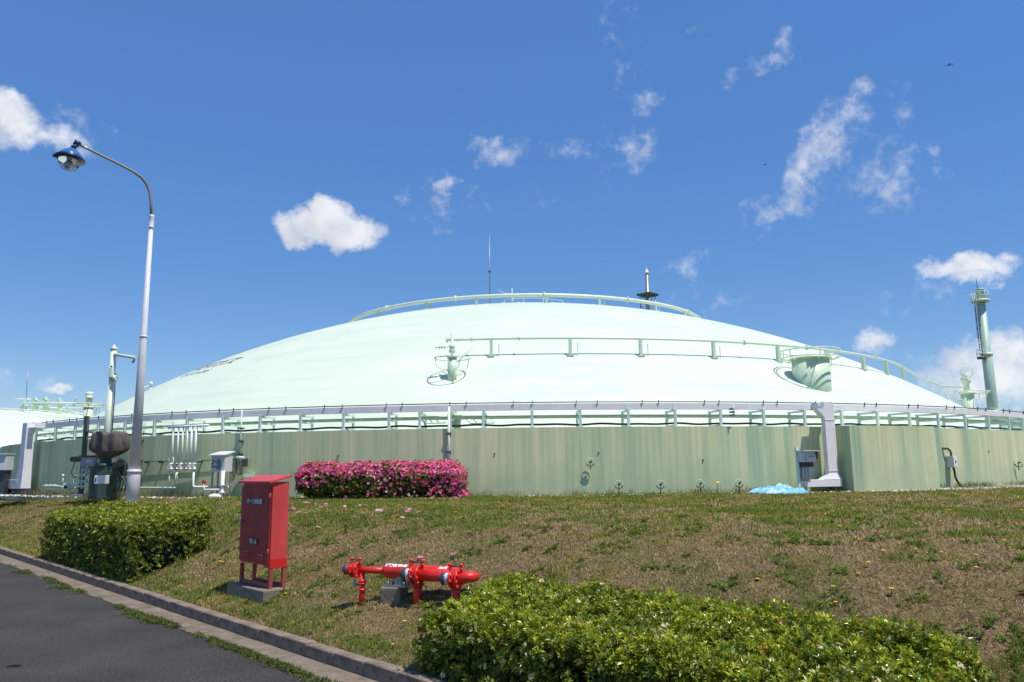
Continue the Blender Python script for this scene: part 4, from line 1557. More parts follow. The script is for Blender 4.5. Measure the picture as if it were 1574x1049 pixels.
cb_ = part('box', MB().box(bx, (21 * s_, .3, 15 * s_), None, .015), M['steel'], gpost)
part('window', MB().box(bx + Vector((.06, -.16, .02)), (9 * s_, .02, 6 * s_)), M['light_grey'], cb_)
part('hood', MB().box(bx + Vector((0, -.05, 8.4 * s_)), (24 * s_, .42, .03)), M['dark'], cb_)
fx = lp_(118, 706, 1.0)
part('floodlight', MB().box(fx, (14 * s_, .25, 7.5 * s_), None, .02).box(fx + Vector((-5 * s_, -.14, 0)), (3.4 * s_, .03, 4 * s_)), M['dark'], gpost)
part('hose', MB().tube([fx + Vector((-.02, -.05, -.08)), fx + Vector((-.1, -.08, -.45)), fx + Vector((-.02, -.08, -.62)), fx + Vector((.2, -.06, -.55))], .02, 6), M['dark'], gpost)
vb = MB()
for (px, py, w) in ((131, 722, 5), (138, 723, 6), (127, 731, 6), (128, 741, 7), (134, 728, 4)):
    q = lp_(px, py, 1.0)
    vb.lathe(q - Vector((w * s_, 0, 0)), (1, .1, .1), [(0, .03), (.02, .07), (.06, .07), (.08, .04), (.2, .05), (.24, .08), (.28, .08), (.3, .03)], 10)
part('pipework', vb, M['mint_grey'], gpost)
part('frame', MB().tube([lp_(126, 722, 1.0), lp_(125, 752, 1.0)], .03, 6).tube([lp_(114, 732, 1.0), lp_(136, 732, 1.0)], .025, 6).tube([lp_(114, 748, 1.0), lp_(140, 748, 1.0)], .03, 6).tube([lp_(114, 732, 1.0), lp_(113, 752, 1.0)], .022, 6), M['mint_grey'], gpost)

gv = lp_(95, 752, .9)
gpipe = thing('ground_valve', 'low mint pipework with a round valve on the ground at left', 'valve', Vector((gv.x, gv.y, TOPZ)))
g = lambda px, py: lp_(px, py, .9)
part('pipe', MB().tube([g(66, 758), g(66, 749), g(68, 747), g(85, 747), g(98, 749), g(120, 751)], .035, 8), M['mint_pale'], gpipe)
part('pipe', MB().tube([g(66, 752), g(80, 751), g(92, 753)], .022, 8), M['mint_pale'], gpipe)
part('valve_body', MB().sphere(g(105, 749), .13, 12, 8).disc(g(105, 749) + Vector((0, -.13, 0)), (0, 1, 0), .1, .05, 14).box(g(106, 744.5), (.3, .16, .08)), M['mint_pale'], gpipe)
part('valve_hole', MB().disc(g(105, 749) + Vector((0, -.17, 0)), (0, 1, 0), .055, .02, 12), M['dark'], gpipe)
q = g(96, 745)
part('stand_pipe', MB().tube([q, q + Vector((0, 0, .12)), g(97, 733)], .018, 6).sphere(g(97, 731.5), .05, 8, 6), M['mint_pale'], gpipe)
fl_ = MB()
for px in (72, 78, 84, 112):
    fl_.disc(g(px, 747.5), (1, 0, 0), .065, .04, 10)
part('flange', fl_, M['mint'], gpipe)
fb = lp_(128, 757, .95)
part('skid', MB().box(Vector((fb.x, fb.y, TOPZ + .06)), (.62, .3, .12), None, .01), M['steel'], gpipe)

lb = lp_(6, 711, .8)
sl = lb.y / FPX
lbx = thing('cabinet_box', 'light grey steel cabinet on a dark stand at the left edge', 'cabinet', Vector((lb.x, lb.y, TOPZ)))
part('body', MB().box(lb + Vector((-.1, 0, 0)), (26 * sl, .5, 24 * sl), None, .015), M['light_grey'], lbx)
part('hood', MB().box(lb + Vector((-.1, -.04, 12.4 * sl)), (28 * sl, .6, .03)), M['white'], lbx)
part('stand', MB().box(Vector((lb.x - .1, lb.y + .05, (TOPZ + lb.z - 12 * sl) / 2)), (22 * sl, .34, lb.z - 12 * sl - TOPZ)), M['darksteel'], lbx)
part('side_door', MB().box(lb + Vector((-.4, -.26, 0)), (9 * sl, .02, 20 * sl)), M['steel'], lbx)

# ------------------------------------------------------------------ lamp post
lb_ = on_ground(203, 776)
lamp = thing('street_lamp', 'tall lilac grey lamp post with a curved arm and blue bell lamp', 'street lamp', lb_)
Yl = lb_.y
sl = Yl / FPX
zl_ = lambda py, px=215: at_depth(px, py, Yl).z
bx0 = lb_.x
part('base_plate', MB().lathe(Vector((bx0, Yl, lb_.z - .3)), (0, 0, 1), [(0, 13 * sl), (.32, 13 * sl), (.34, 10.5 * sl)], 20), M['pole'], lamp)
part('lower_pole', MB().lathe(Vector((bx0, Yl, lb_.z - .2)), (0, 0, 1), [(0, 10 * sl), (zl_(727, 203) - lb_.z + .2, 9.2 * sl), (zl_(722, 203) - lb_.z + .2, 8 * sl)], 24), M['pole'], lamp)
part('pole_collar', MB().disc(Vector((bx0, Yl, zl_(725, 203))), (0, 0, 1), 10.2 * sl, .09, 24), M['pole'], lamp)
part('upper_pole', MB().lathe(Vector((bx0, Yl, zl_(724, 203))), (0, 0, 1), [(0, 8 * sl), (zl_(518) - zl_(724, 203), 5.0 * sl), (zl_(517) - zl_(724, 203), 4.6 * sl), (zl_(340, 230) - zl_(724, 203), 3.3 * sl)], 20), M['pole'], lamp)
part('pole_band', MB().disc(Vector((bx0, Yl, zl_(518))), (0, 0, 1), 5.7 * sl, .06, 20), M['pole'], lamp)
part('arm_socket', MB().lathe(Vector((bx0, Yl, zl_(351, 232))), (0, 0, 1), [(0, 4.4 * sl), (.03, 4.4 * sl), (.05, 3.6 * sl), (zl_(333, 232) - zl_(351, 232) - .04, 3.6 * sl), (zl_(333, 232) - zl_(351, 232), 4.2 * sl), (zl_(332, 232) - zl_(351, 232) + .03, 3 * sl)], 16), M['pole'], lamp)
out = -NR                                            # the arm reaches over the road


def arm_pt(px, py):
    """where the upright plane of the arm meets the sight line"""
    d = ray(px, py)
    nrm = Vector((out.y, -out.x, 0))
    k = (lb_ - EYE).dot(nrm) / d.dot(nrm)
    return EYE + d * k


zc0 = zl_(332, 233)
apts = [Vector((bx0, Yl, zc0 - .1))]
ctrl = [(232.5, 310), (231, 295), (226, 282), (217.5, 272), (205, 264), (190, 256), (170, 246), (150, 236.5), (135, 229), (122, 222.5)]
for px, py in ctrl:
    q = arm_pt(px, py)
    apts.append(q)
# smooth
sm = [apts[0]]
for i in range(1, len(apts) - 1):
    sm.append(apts[i - 1] * .2 + apts[i] * .6 + apts[i + 1] * .2)
sm.append(apts[-1])
part('arm', MB().tube(sm, [2.7 * sl - .9 * sl * i / len(sm) for i in range(len(sm))], 12), M['arm'], lamp)
tip = arm_pt(118, 220.5)
hd = arm_pt(107, 243)
sh = (tip - EYE).length / FPX
ad = (hd - tip)
head = part('bracket', MB().tube([arm_pt(123, 223), arm_pt(114, 218)], 3.6 * sh, 10).tube([tip, arm_pt(113, 229)], 2.6 * sh, 10).disc(arm_pt(114, 226), (0, 0, 1), 4 * sh, 1.5 * sh, 12), M['bluedark'], lamp)
ax_ = (arm_pt(104, 262) - arm_pt(112, 229)).normalized()
top = arm_pt(111.5, 229.5)
shp = part('shade', MB().lathe(top, ax_, [(-1 * sh, 3 * sh), (1.5 * sh, 6.5 * sh), (5 * sh, 10.5 * sh), (9 * sh, 14 * sh), (13 * sh, 16.6 * sh), (13.2 * sh, 15.5 * sh)], 28), M['blue'], lamp)
part('rim', MB().lathe(top + ax_ * 12.6 * sh, ax_, [(0, 16.2 * sh), (.5 * sh, 17.8 * sh), (2.6 * sh, 17.6 * sh), (4 * sh, 15 * sh), (4.3 * sh, 12 * sh)], 28), M['bluedark'], lamp)
lug = MB()
for k in range(3):
    a = k * 2 * PI / 3 + .4
    e1 = ax_.cross(Vector((0, 1, 0))).normalized(); e2 = ax_.cross(e1)
    lug.box(top + ax_ * 16 * sh + (e1 * math.cos(a) + e2 * math.sin(a)) * 17.6 * sh, (3 * sh, 3 * sh, 4 * sh), (e1, e2, ax_))
part('clasp', lug, M['bluedark'], lamp)
gl = []
for k in range(9):
    t = PI / 2 * k / 8
    gl.append((17 * sh + 14 * sh * math.sin(t), max(13.2 * sh * math.cos(t), .01)))
glb = part('globe', MB().lathe(top, ax_, gl, 28), M['glass'], lamp)
part('bulb', MB().lathe(top, ax_, [(14 * sh, 2.5 * sh), (18 * sh, 3 * sh), (21 * sh, 5 * sh), (24 * sh, 5.4 * sh), (27 * sh, 3 * sh), (28 * sh, .5 * sh)], 16), M['steel'], lamp)

# ------------------------------------------------------------------ red hose cabinet
FRn, RTn, UPn = -NR, -DR, Vector((0, 0, 1))           # front towards the road, right side nearer
pl = on_ground(391, 921)
def ray_z(px, py, z):
    return on_z(px, py, z)
# front right foot of the cabinet
zpl = pl.z + .16
fr = ray_z(413.5, 906, zpl)
CW, CD = 1.0, .26
CO = fr - RTn * CW / 2 - FRn * CD / 2                # centre of the footprint
CO.z = zpl
hgt = at_depth(424, 737, fr.y).z - zpl
cab = thing('hose_cabinet', 'tall red steel hose cabinet on legs standing on a concrete plinth', 'hose cabinet', CO)
cax = (RTn, FRn, UPn)
leg_h = hgt * .20
def cp(x, y, z):
    return CO + RTn * x + FRn * y + UPn * z
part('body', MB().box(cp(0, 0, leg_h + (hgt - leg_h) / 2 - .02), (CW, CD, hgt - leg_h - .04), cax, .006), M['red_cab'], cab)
part('base_band', MB().box(cp(CW / 2 - .1, 0, leg_h - .02 + .06), (.206, CD + .006, .13), cax), M['red_fresh'], cab, 'brighter red band at the foot of the side')
dz0, dz1 = leg_h + .03, hgt - .10
door = part('door', MB().box(cp(-.012, CD / 2 + .010, (dz0 + dz1) / 2), (CW - .03, .022, dz1 - dz0), cax, .006), M['red_door_shade'], cab, 'red door with the shade of the front put into its colour')
rf = MB()
ov = .05
z0, z1 = hgt - .06, hgt + .03
rf.add([cp(-CW / 2 - ov, CD / 2 + .06, z0), cp(CW / 2 + ov * .6, CD / 2 + .06, z0), cp(CW / 2 + ov * .6, -CD / 2 - .03, z1), cp(-CW / 2 - ov, -CD / 2 - .03, z1),
        cp(-CW / 2 - ov, CD / 2 + .06, z0 + .03), cp(CW / 2 + ov * .6, CD / 2 + .06, z0 + .03), cp(CW / 2 + ov * .6, -CD / 2 - .03, z1 + .03), cp(-CW / 2 - ov, -CD / 2 - .03, z1 + .03)],
       [(3, 2, 1, 0), (4, 5, 6, 7), (0, 1, 5, 4), (1, 2, 6, 5), (2, 3, 7, 6), (3, 0, 4, 7)])
part('roof', rf, M['red_cab'], cab)
for sx1 in (-1, 1):
    for sy1 in (-1, 1):
        part('leg', MB().box(cp(sx1 * (CW / 2 - .028), sy1 * (CD / 2 - .028), leg_h / 2 - .01), (.05, .05, leg_h - .02), cax), M['rust'], cab)
part('foot_rail', MB().box(cp(0, CD / 2 - .03, .035), (CW - .1, .04, .05), cax), M['rust'], cab)
part('foot_rail', MB().box(cp(0, -CD / 2 + .03, .035), (CW - .1, .04, .05), cax), M['rust'], cab)
fy = CD / 2 + .021
H2 = dz1 - dz0
for (x, zf) in ((-.24, .90), (.22, .90), (-.24, .105), (.22, .085)):
    for q in (-.022, .022):
        lv = MB()
        zc_ = dz0 + H2 * zf + q
        x0, x1 = x - .10, x + .10
        lv.add([cp(x0, fy, zc_ + .014), cp(x1, fy, zc_ + .014), cp(x1, fy + .024, zc_ - .008), cp(x0, fy + .024, zc_ - .008), cp(x0, fy, zc_ - .012), cp(x1, fy, zc_ - .012)],
               [(0, 1, 2, 3), (3, 2, 5, 4), (0, 3, 4), (1, 5, 2)])
        part('louvre', lv, M['red_cab'], door)
for (txt, x, zf, w, h, ts) in (('ホース格納箱', -.02, .79, .50, .095, .085), ('95-16', -.02, .265, .30, .095, .10)):
    zc_ = dz0 + H2 * zf
    pt = part('sign_plate', MB().box(cp(x, fy + .004, zc_), (w, .008, h), cax), M['black'], door)
    place_text('lettering', txt, ts, door, M['ink'], (lambda X, Y, x=x, zc_=zc_: cp(x + X, fy + .0105, zc_ + Y)), .0012)
part('handle', MB().box(cp(-CW / 2 + .05, fy + .02, dz0 + H2 * .53), (.10, .04, .03), cax, .006).disc(cp(-CW / 2 + .06, fy + .01, dz0 + H2 * .53), FRn, .03, .03, 12), M['steel'], door)
for zf in (.15, .86):
    part('hinge', MB().tube([cp(CW / 2 - .03, fy + .006, dz0 + H2 * zf - .05), cp(CW / 2 - .03, fy + .006, dz0 + H2 * zf + .05)], .012, 8), M['rust'], door)
plinth = MB().box(cp(-.02, 0, -.18), (CW + .22, CD + .26, .355), cax, .015)
solo('concrete_plinth', plinth, M['concrete'], cp(0, 0, -.3), 'long weathered concrete plinth under the red hose cabinet', 'plinth')

# ------------------------------------------------------------------ hydrant
G = on_ground(641, 917)
HA = Vector((.927, -.375, 0)).normalized()
HQ = Vector((-.375, -.927, 0)).normalized()


def hp(px, py, q=0.0):
    d = ray(px, py)
    k = (G + HQ * q - EYE).dot(HQ) / d.dot(HQ)
    return EYE + d * k


hs = (G - EYE).length / FPX
hyd = thing('hydrant_manifold', 'red fire hydrant manifold of lying pipes with three capped outlets', 'hydrant', G)
ax0 = hp(593, 877.5); ax1 = hp(706, 883)
za = (ax0.z + ax1.z) / 2


def lev(p, z):
    return Vector((p.x, p.y, z))


A0 = (ax1 - ax0).normalized()
R0 = 10.3 * hs
part('main_pipe', MB().lathe(ax0, A0, [(-5 * hs, 4.6 * hs), (0, 9 * hs), (4 * hs, R0), ((ax1 - ax0).length * .82, R0), ((ax1 - ax0).length, R0 * .85), ((ax1 - ax0).length + 7 * hs, R0 * .5), ((ax1 - ax0).length + 9 * hs, .01)], 28), M['red'], hyd)
nl = hp(550, 876.5)
part('feed_pipe', MB().tube([ax0, nl], 4.7 * hs, 16), M['red'], hyd)
mv = hp(640, 884, .16)
me_ = hp(694, 886.5, .16)
part('branch_pipe', MB().tube([mv, me_, me_ + A0 * 5 * hs - HQ * 3 * hs, hp(704, 884)], [8 * hs, 8 * hs, 7.8 * hs, 7 * hs], 20), M['red'], hyd)
rv = hp(700, 890.5, .30)
re_ = hp(720, 887.5, .30)
part('branch_pipe', MB().tube([rv, re_, re_ + A0 * 4 * hs - HQ * 2.5 * hs, re_ + A0 * 6.5 * hs - HQ * 7 * hs, hp(716, 883, .0)], [7.4 * hs, 7.4 * hs, 7.2 * hs, 6.8 * hs, 6 * hs], 20), M['red'], hyd)


def outlet(c, sc, dark_cap):
    """valve, flanges, yoke and outlet cap pointing left along the pipe"""
    L_ = -A0
    v = MB()
    v.lathe(c + A0 * 5 * sc, L_, [(0, 7.5 * sc), (2, 8 * sc), (4 * sc, 9.5 * sc), (8 * sc, 9.2 * sc), (10 * sc, 7 * sc), (14 * sc, 6.5 * sc)], 20) if False else None
    body = part('valve_body', MB().lathe(c + A0 * 5 * sc, L_, [(0, 7 * sc), (2 * sc, 8.5 * sc), (6 * sc, 9 * sc), (9 * sc, 7.6 * sc), (13 * sc, 6.6 * sc)], 22), M['red'], hyd)
    for q, r in ((4.5, 12), (-4.2, 11)):
        fl = part('flange', MB().disc(c + A0 * q * sc, A0, r * sc, 2.4 * sc, 24), M['red'], hyd)
        bl = MB()
        e1 = A0.cross(UPn).normalized(); e2 = A0.cross(e1)
        for k in range(8):
            a = 2 * PI * k / 8 + .2
            bl.disc(c + A0 * (q * sc) + (e1 * math.cos(a) + e2 * math.sin(a)) * (r - 2) * sc, A0, 1.5 * sc, 5.2 * sc, 6)
        part('bolts', bl, M['red'], fl)
    for q in (-7, 8):
        b0 = c + A0 * q * sc + UPn * 8 * sc
        yk = MB().tube([b0, b0 + UPn * 8 * sc], 1.5 * sc, 8)
        yk.sphere(b0 + UPn * 8.6 * sc, 2.7 * sc, 10, 6)
        yk.sphere(b0 + UPn * 4 * sc, 2.3 * sc, 10, 6)
        part('yoke_post', yk, M['red'], hyd)
    part('spindle', MB().tube([c + A0 * -7 * sc + UPn * 15 * sc, c + A0 * 8 * sc + UPn * 15.5 * sc], 1.0 * sc, 8), M['darksteel'], hyd)
    e = c + L_ * 7 * sc
    part('coupling_neck', MB().lathe(e, L_, [(0, 6.6 * sc), (2 * sc, 7.4 * sc), (6 * sc, 7.4 * sc), (7 * sc, 6 * sc)], 20), M['red'] if dark_cap else M['light_grey'], hyd)
    cp_ = part('outlet_cap', MB().lathe(e + L_ * 6.2 * sc, (L_ + Vector((0, -.35, 0))).normalized(), [(0, 7.2 * sc), (1.5 * sc, 7.6 * sc), (5 * sc, 7.6 * sc), (6 * sc, 6.2 * sc), (6.6 * sc, 3 * sc), (8.5 * sc, 2.6 * sc), (8.6 * sc, .2 * sc)], 22), M['darksteel'], hyd)
    return e, cp_


outlet(hp(546, 876.5, .03), hs * .98, True)
e2_, c2 = outlet(mv, hs * 1.18, False)
part('lever', MB().tube([e2_ + UPn * 11 * hs - A0 * 4 * hs, e2_ - UPn * 0 * hs - A0 * 1.5 * hs, e2_ - UPn * 11 * hs + A0 * 1 * hs], .9 * hs, 6), M['steel'], hyd)
e3_, c3 = outlet(rv, hs * 1.12, False)


def post(px, pyt, pyb, q, r, fl):
    a = hp(px, pyt, q)
    z1_ = a.z
    zb_ = ground_z(a.x, a.y) - .12
    mb_ = MB().tube([a, Vector((a.x, a.y, zb_))], r * hs, 16)
    part('standpipe', mb_, M['red'], hyd)
    for f_ in fl:
        z_ = hp(px, f_, q).z
        part('flange', MB().disc(Vector((a.x, a.y, z_)), (0, 0, 1), r * 1.45 * hs, 2.6 * hs, 20), M['red'], hyd)


post(557, 880, 914, .0, 4.2, (893, 897, 906.5))
post(642, 890, 918, .14, 6.6, (899,))
post(700, 896, 925, .28, 6.0, ())
dq = hp(546, 899, .0)
part('drain_cock', MB().tube([hp(556, 899), dq], 1.6 * hs, 8).sphere(dq, 2.6 * hs, 8, 6).box(dq + Vector((0, -.03, .03)), (.03, .03, .08)), M['steel'], hyd)


def pipe_text(txt, px, py, size, axis_pt, R, z_off=0.0):
    c = axis_pt
    e1 = UPn
    e2 = (A0.cross(UPn)).normalized()                 # towards the camera
    if e2.dot(HQ) < 0:
        e2 = -e2

    def fn(X, Y):
        a = 1.02 + Y / R                             # angle up from the camera side
        return c + A0 * X + (e2 * math.cos(a) + e1 * math.sin(a)) * (R + .004)
    place_text('lettering', txt, size, hyd, M['ink'], fn, .006, 1)


pipe_text('消火栓 95-16', 0, 0, 6.4 * hs, ax0 + A0 * 21 * hs, R0)
pipe_text('A-11', 0, 0, 6.8 * hs, ax0 + A0 * 98 * hs, R0 * .96)

# support block with its grey clamp
bc = on_ground(606, 922)
zt_ = hp(606, 904, .12).z
bax = (HA, HQ, UPn)
bq = hp(606, 912, .0)
bcen = Vector((bq.x, bq.y, (zt_ + ground_z(bq.x, bq.y)) / 2 - .1))
hb_ = zt_ - ground_z(bq.x, bq.y) + .2
solo('support_block', MB().box(bcen, (34 * hs, 26 * hs, hb_), bax, .02), M['concrete'], Vector((bq.x, bq.y, zt_ - hb_)), 'square concrete block under the middle of the red hydrant pipe', 'block')
clp = thing('pipe_clamp', 'grey steel pipe clamp bolted to the hydrant\'s concrete block', 'clamp', Vector((bq.x, bq.y, zt_)))
part('base', MB().box(Vector((bq.x, bq.y, zt_ + .012)) + HA * .06, (34 * hs, 20 * hs, .025), bax), M['steel'], clp)
part('saddle', MB().box(Vector((bq.x, bq.y, zt_ + .07)) + HA * .10, (10 * hs, 16 * hs, .12), bax, .01), M['steel'], clp)
bl = MB()
for i in (-1, 1):
    for j in (-1, 1):
        bl.disc(Vector((bq.x, bq.y, zt_ + .04)) + HA * (.06 + i * 13 * hs) + HQ * j * 7 * hs, UPn, .02, .05, 6)
part('bolts', bl, M['steel'], clp)

# ------------------------------------------------------------------ far tank and plant on the left
fy_ = 128
fc = at_depth(-20, 640, fy_)
ft_ = thing('far_tank', 'second pale mint white dome tank far behind at the left edge', 'tank', Vector((fc.x, fy_, TOPZ)))
zap = at_depth(-20, 629.0, fy_).z
fa, fh = 46.0, zap - 3.2
fRs = (fa * fa + fh * fh) / (2 * fh)
prof_ = []
for k in range(25):
    r = fa * (1 - k / 24)
    prof_.append((3.2 - TOPZ + math.sqrt(fRs ** 2 - r * r) - (fRs - fh), max(r, .02)))
part('shell', MB().lathe(Vector((fc.x, fy_, TOPZ)), (0, 0, 1), prof_, 90), M['dome'], ft_)
part('wall_ring', MB().lathe(Vector((fc.x, fy_, TOPZ - .5)), (0, 0, 1), [(0, fa + 1), (2.6, fa + 1), (2.61, fa + .4)], 90), M['wall'], ft_)
fz = lambda px, py: at_depth(px, py, fy_ - 12)
rg = thing('far_ring_pipe', 'oval ring pipe with fittings on top of the far left tank', 'pipe', fz(70, 634))
rr_ = Vector((fz(70, 629).x, fy_ - 8, 0))
sF = (fy_ - 8) / FPX
zr = at_depth(70, 624, fy_ - 8).z
part('pipe', MB().torus(Vector((rr_.x, rr_.y, zr)), (0, 0, 1), 52 * sF, .14, 50, 6), M['mint_pale'], rg)
part('pipe', MB().tube([at_depth(px, py, fy_ - 16) for px, py in ((0, 629), (40, 630.5), (80, 632.5), (110, 635), (128, 637.5))], .10, 6), M['mint_pale'], rg)
for a in np.linspace(0, 2 * PI, 15)[:-1]:
    q = Vector((rr_.x + 52 * sF * math.cos(a), rr_.y + 52 * sF * math.sin(a), zr))
    part('post', MB().tube([q, q - Vector((0, 0, 1.3))], .09, 6), M['mint'], rg)
ctr = MB()
for k in range(16):
    px = 84 + k * 2.9 + random.uniform(-1, 1)
    q = at_depth(px, 630 + (k * .45) + random.uniform(-1.5, 1), fy_ - 14)
    ctr.sphere(q, random.uniform(.1, .25), 7, 5)
    ctr.tube([q, q + Vector((random.uniform(-.6, .6), 0, random.uniform(-.4, .3)))], .06, 5)
part('fittings', ctr, M['mint'], rg, stuff=True)
for i, (px, pyb, h, lb) in enumerate(((55, 624, 11, 'spiky valve standing second from left on the far tank'), (70, 624, 12, 'hooked valve standing between two others on the far tank'), (92, 622, 6, 'round topped valve furthest right on the far tank'))):
    q = at_depth(px, pyb, fy_ - 8)
    t_ = thing('far_valve', lb, 'valve', q - Vector((0, 0, .8)), 'valves on the far tank')
    part('body', MB().lathe(q - Vector((0, 0, .8)), (0, 0, 1), [(0, .35), (.8, .35), (.9, .6), (h * sF * .45 + .7, .3), (h * sF * .5 + .8, .5), (h * sF * .7 + .8, .5), (h * sF + .8, .1)], 10), M['mint'], t_)
    part('hand_wheel', MB().torus(q + Vector((.1, -.4, h * sF * .75)), (0.3, 1, .2), .42, .08, 12, 5), M['mint_pale'], t_)
    part('side_pipe', MB().tube([q + Vector((-.6, 0, h * sF * .4)), q + Vector((.7, 0, h * sF * .3))], .12, 6), M['mint'], t_)
q = at_depth(40, 624, fy_ - 8)
am_ = thing('far_mast', 'thin mast with a crossbar on the far left tank', 'mast', q - Vector((0, 0, 1)))
part('mast', MB().tube([q - Vector((0, 0, 1)), at_depth(43, 565, fy_ - 8)], .05, 6), M['steel'], am_)
part('cross_bar', MB().tube([at_depth(20, 613, fy_ - 8), at_depth(48, 614.5, fy_ - 8)], .13, 6), M['white'], am_)
part('support', MB().box(at_depth(39, 619, fy_ - 8), (.4, .3, 1.2)), M['mint_grey'], am_)
q = at_depth(135, 640, 92)
fnz = thing('far_nozzle', "banded mint nozzle standing left of the dome's edge beside the far tank", 'nozzle', Vector((q.x, 92, TOPZ)))
sN = 92 / FPX
zN = lambda py: at_depth(136, py, 92).z
part('body', MB().lathe(Vector((q.x, 92, TOPZ)), (0, 0, 1), [(0, 6.8 * sN), (zN(628) - TOPZ, 6.8 * sN)], 18), M['mint'], fnz)
part('flange', MB().disc(Vector((q.x, 92, zN(626.5))), (0, 0, 1), 7.6 * sN, 2.5 * sN, 18), M['mint_pale'], fnz)
part('neck', MB().lathe(Vector((q.x, 92, zN(626))), (0, 0, 1), [(0, 3.4 * sN), (6 * sN, 3.2 * sN), (8 * sN, 4.6 * sN), (13 * sN, 4.8 * sN), (13.2 * sN, 5.6 * sN), (16 * sN, 5.6 * sN), (16.2 * sN, 4.6 * sN), (19 * sN, 5.8 * sN), (23 * sN, 5.6 * sN)], 16), M['mint_pale'], fnz)
ring_rail(fnz, Vector((q.x, 92, 0)), 21 * sN, zN(622), .05, 4, 4 * sN, 7 * sN)
part('side_valve', MB().sphere(Vector((q.x - 13 * sN, 91, zN(614))), 1.6 * sN, 8, 6).tube([Vector((q.x - 15 * sN, 91, zN(617))), Vector((q.x - 11 * sN, 91, zN(617)))], .8 * sN, 6), M['mint'], fnz)
q = at_depth(232, 600, 58)
t_ = thing('far_nozzle', 'tiny pale knob peeking over the dome\'s left edge right of the lamp post', 'nozzle', q - Vector((0, 0, 3)))
part('knob', MB().sphere(at_depth(232, 590, 58), .17, 10, 6).tube([at_depth(232, 590, 58), q - Vector((0, 0, 3))], .06, 6), M['mint_pale'], t_)
part('stay', MB().tube([at_depth(231, 592, 58), at_depth(219, 597.5, 57)], .04, 6), M['mint_pale'], t_)

# ------------------------------------------------------------------ aircraft
def plane(px, py, label, span_px, heading, Y=1800):
    c = at_depth(px, py, Y)
    sP = (c - EYE).length / FPX
    w = span_px * sP
    root = thing('aircraft', label, 'aircraft', c, 'tiny aircraft in the sky')
    ca, sa = math.cos(heading), math.sin(heading)
    fwd, side = Vector((ca, sa, 0)), Vector((-sa, ca, 0))
    part('fuselage', MB().tube([c - fwd * w * .42, c - fwd * w * .2, c + fwd * w * .25, c + fwd * w * .42], [.02 * w, .06 * w, .06 * w, .02 * w], 8), M['dark'], root)
    part('wing', MB().box(c + fwd * w * .06, (w * .16, w, w * .03), (fwd, side, UPn)), M['dark'], root)
    part('tailplane', MB().box(c - fwd * w * .38, (w * .09, w * .34, w * .02), (fwd, side, UPn)), M['dark'], root)
    part('tail_fin', MB().box(c - fwd * w * .38 + UPn * w * .07, (w * .1, w * .02, w * .14), (fwd, side, UPn)), M['dark'], root)


plane(1459, 100, 'tiny dark aircraft high in the upper right corner of the sky', 8.5, math.radians(62))
plane(1175.5, 253.5, 'tiny dark aircraft in the sky left of the big wispy cloud', 6, math.radians(90))

# ------------------------------------------------------------------ leaves and hedges
def leaf_template(nl, L, W, tilt0, tilt1, fold=.25):
    """rosette of nl folded leaves; each leaf: 6 verts, 4 triangles; local +z is outward"""
    vs, fs = [], []
    for k in range(nl):
        a = 2 * PI * k / nl * 1.0 + random.uniform(-.3, .3)
        el = random.uniform(tilt0, tilt1)
        l = L * random.uniform(.75, 1.15)
        w = W * random.uniform(.85, 1.15)
        d = np.array([math.cos(a) * math.cos(el), math.sin(a) * math.cos(el), math.sin(el)])
        s = np.array([-math.sin(a), math.cos(a), 0])
        up = np.cross(d, s) * -1
        up = up if up[2] > 0 else -up
        o = len(vs)
        tip = d * l - up * l * .12
        vs += [d * l * .08, d * l * .55 + s * w / 2 + up * w * fold, d * l * .6, d * l * .55 - s * w / 2 + up * w * fold, tip]
        fs += [(o, o + 2, o + 1), (o, o + 3, o + 2), (o + 1, o + 2, o + 4), (o + 2, o + 3, o + 4)]
    return np.array(vs), np.array(fs)


def frames(nrm, jitter):
    """random rotation frames whose z is near the given normals"""
    n = nrm + rng.normal(0, jitter, nrm.shape)
    n /= np.linalg.norm(n, axis=1, keepdims=True)
    r = rng.normal(0, 1, nrm.shape)
    x = np.cross(r, n)
    x /= np.linalg.norm(x, axis=1, keepdims=True)
    y = np.cross(n, x)
    return np.stack([x, y, n], -1)                     # columns


def scatter_mesh(name, temps, pos, nrm, scale, colors, mat_, jitter=.45):
    V, Fc, Cc = [], [], []
    off = 0
    R = frames(nrm, jitter)
    which = rng.integers(0, len(temps), len(pos))
    for k, (tv, tf) in enumerate(temps):
        idx = np.where(which == k)[0]
        if not len(idx):
            continue
        P_ = np.einsum('nij,vj->nvi', R[idx], tv) * scale[idx][:, None, None] + pos[idx][:, None, :]
        V.append(P_.reshape(-1, 3))
        f = tf[None] + (np.arange(len(idx)) * len(tv))[:, None, None] + off
        Fc.append(f.reshape(-1, 3))
        c = np.repeat(colors[idx], len(tv), axis=0)
        c = c * rng.uniform(.82, 1.18, (len(c), 1))
        Cc.append(c)
        off += len(idx) * len(tv)
    return raw_mesh(name, np.concatenate(V), np.concatenate(Fc), mat_, np.concatenate(Cc)), R, which


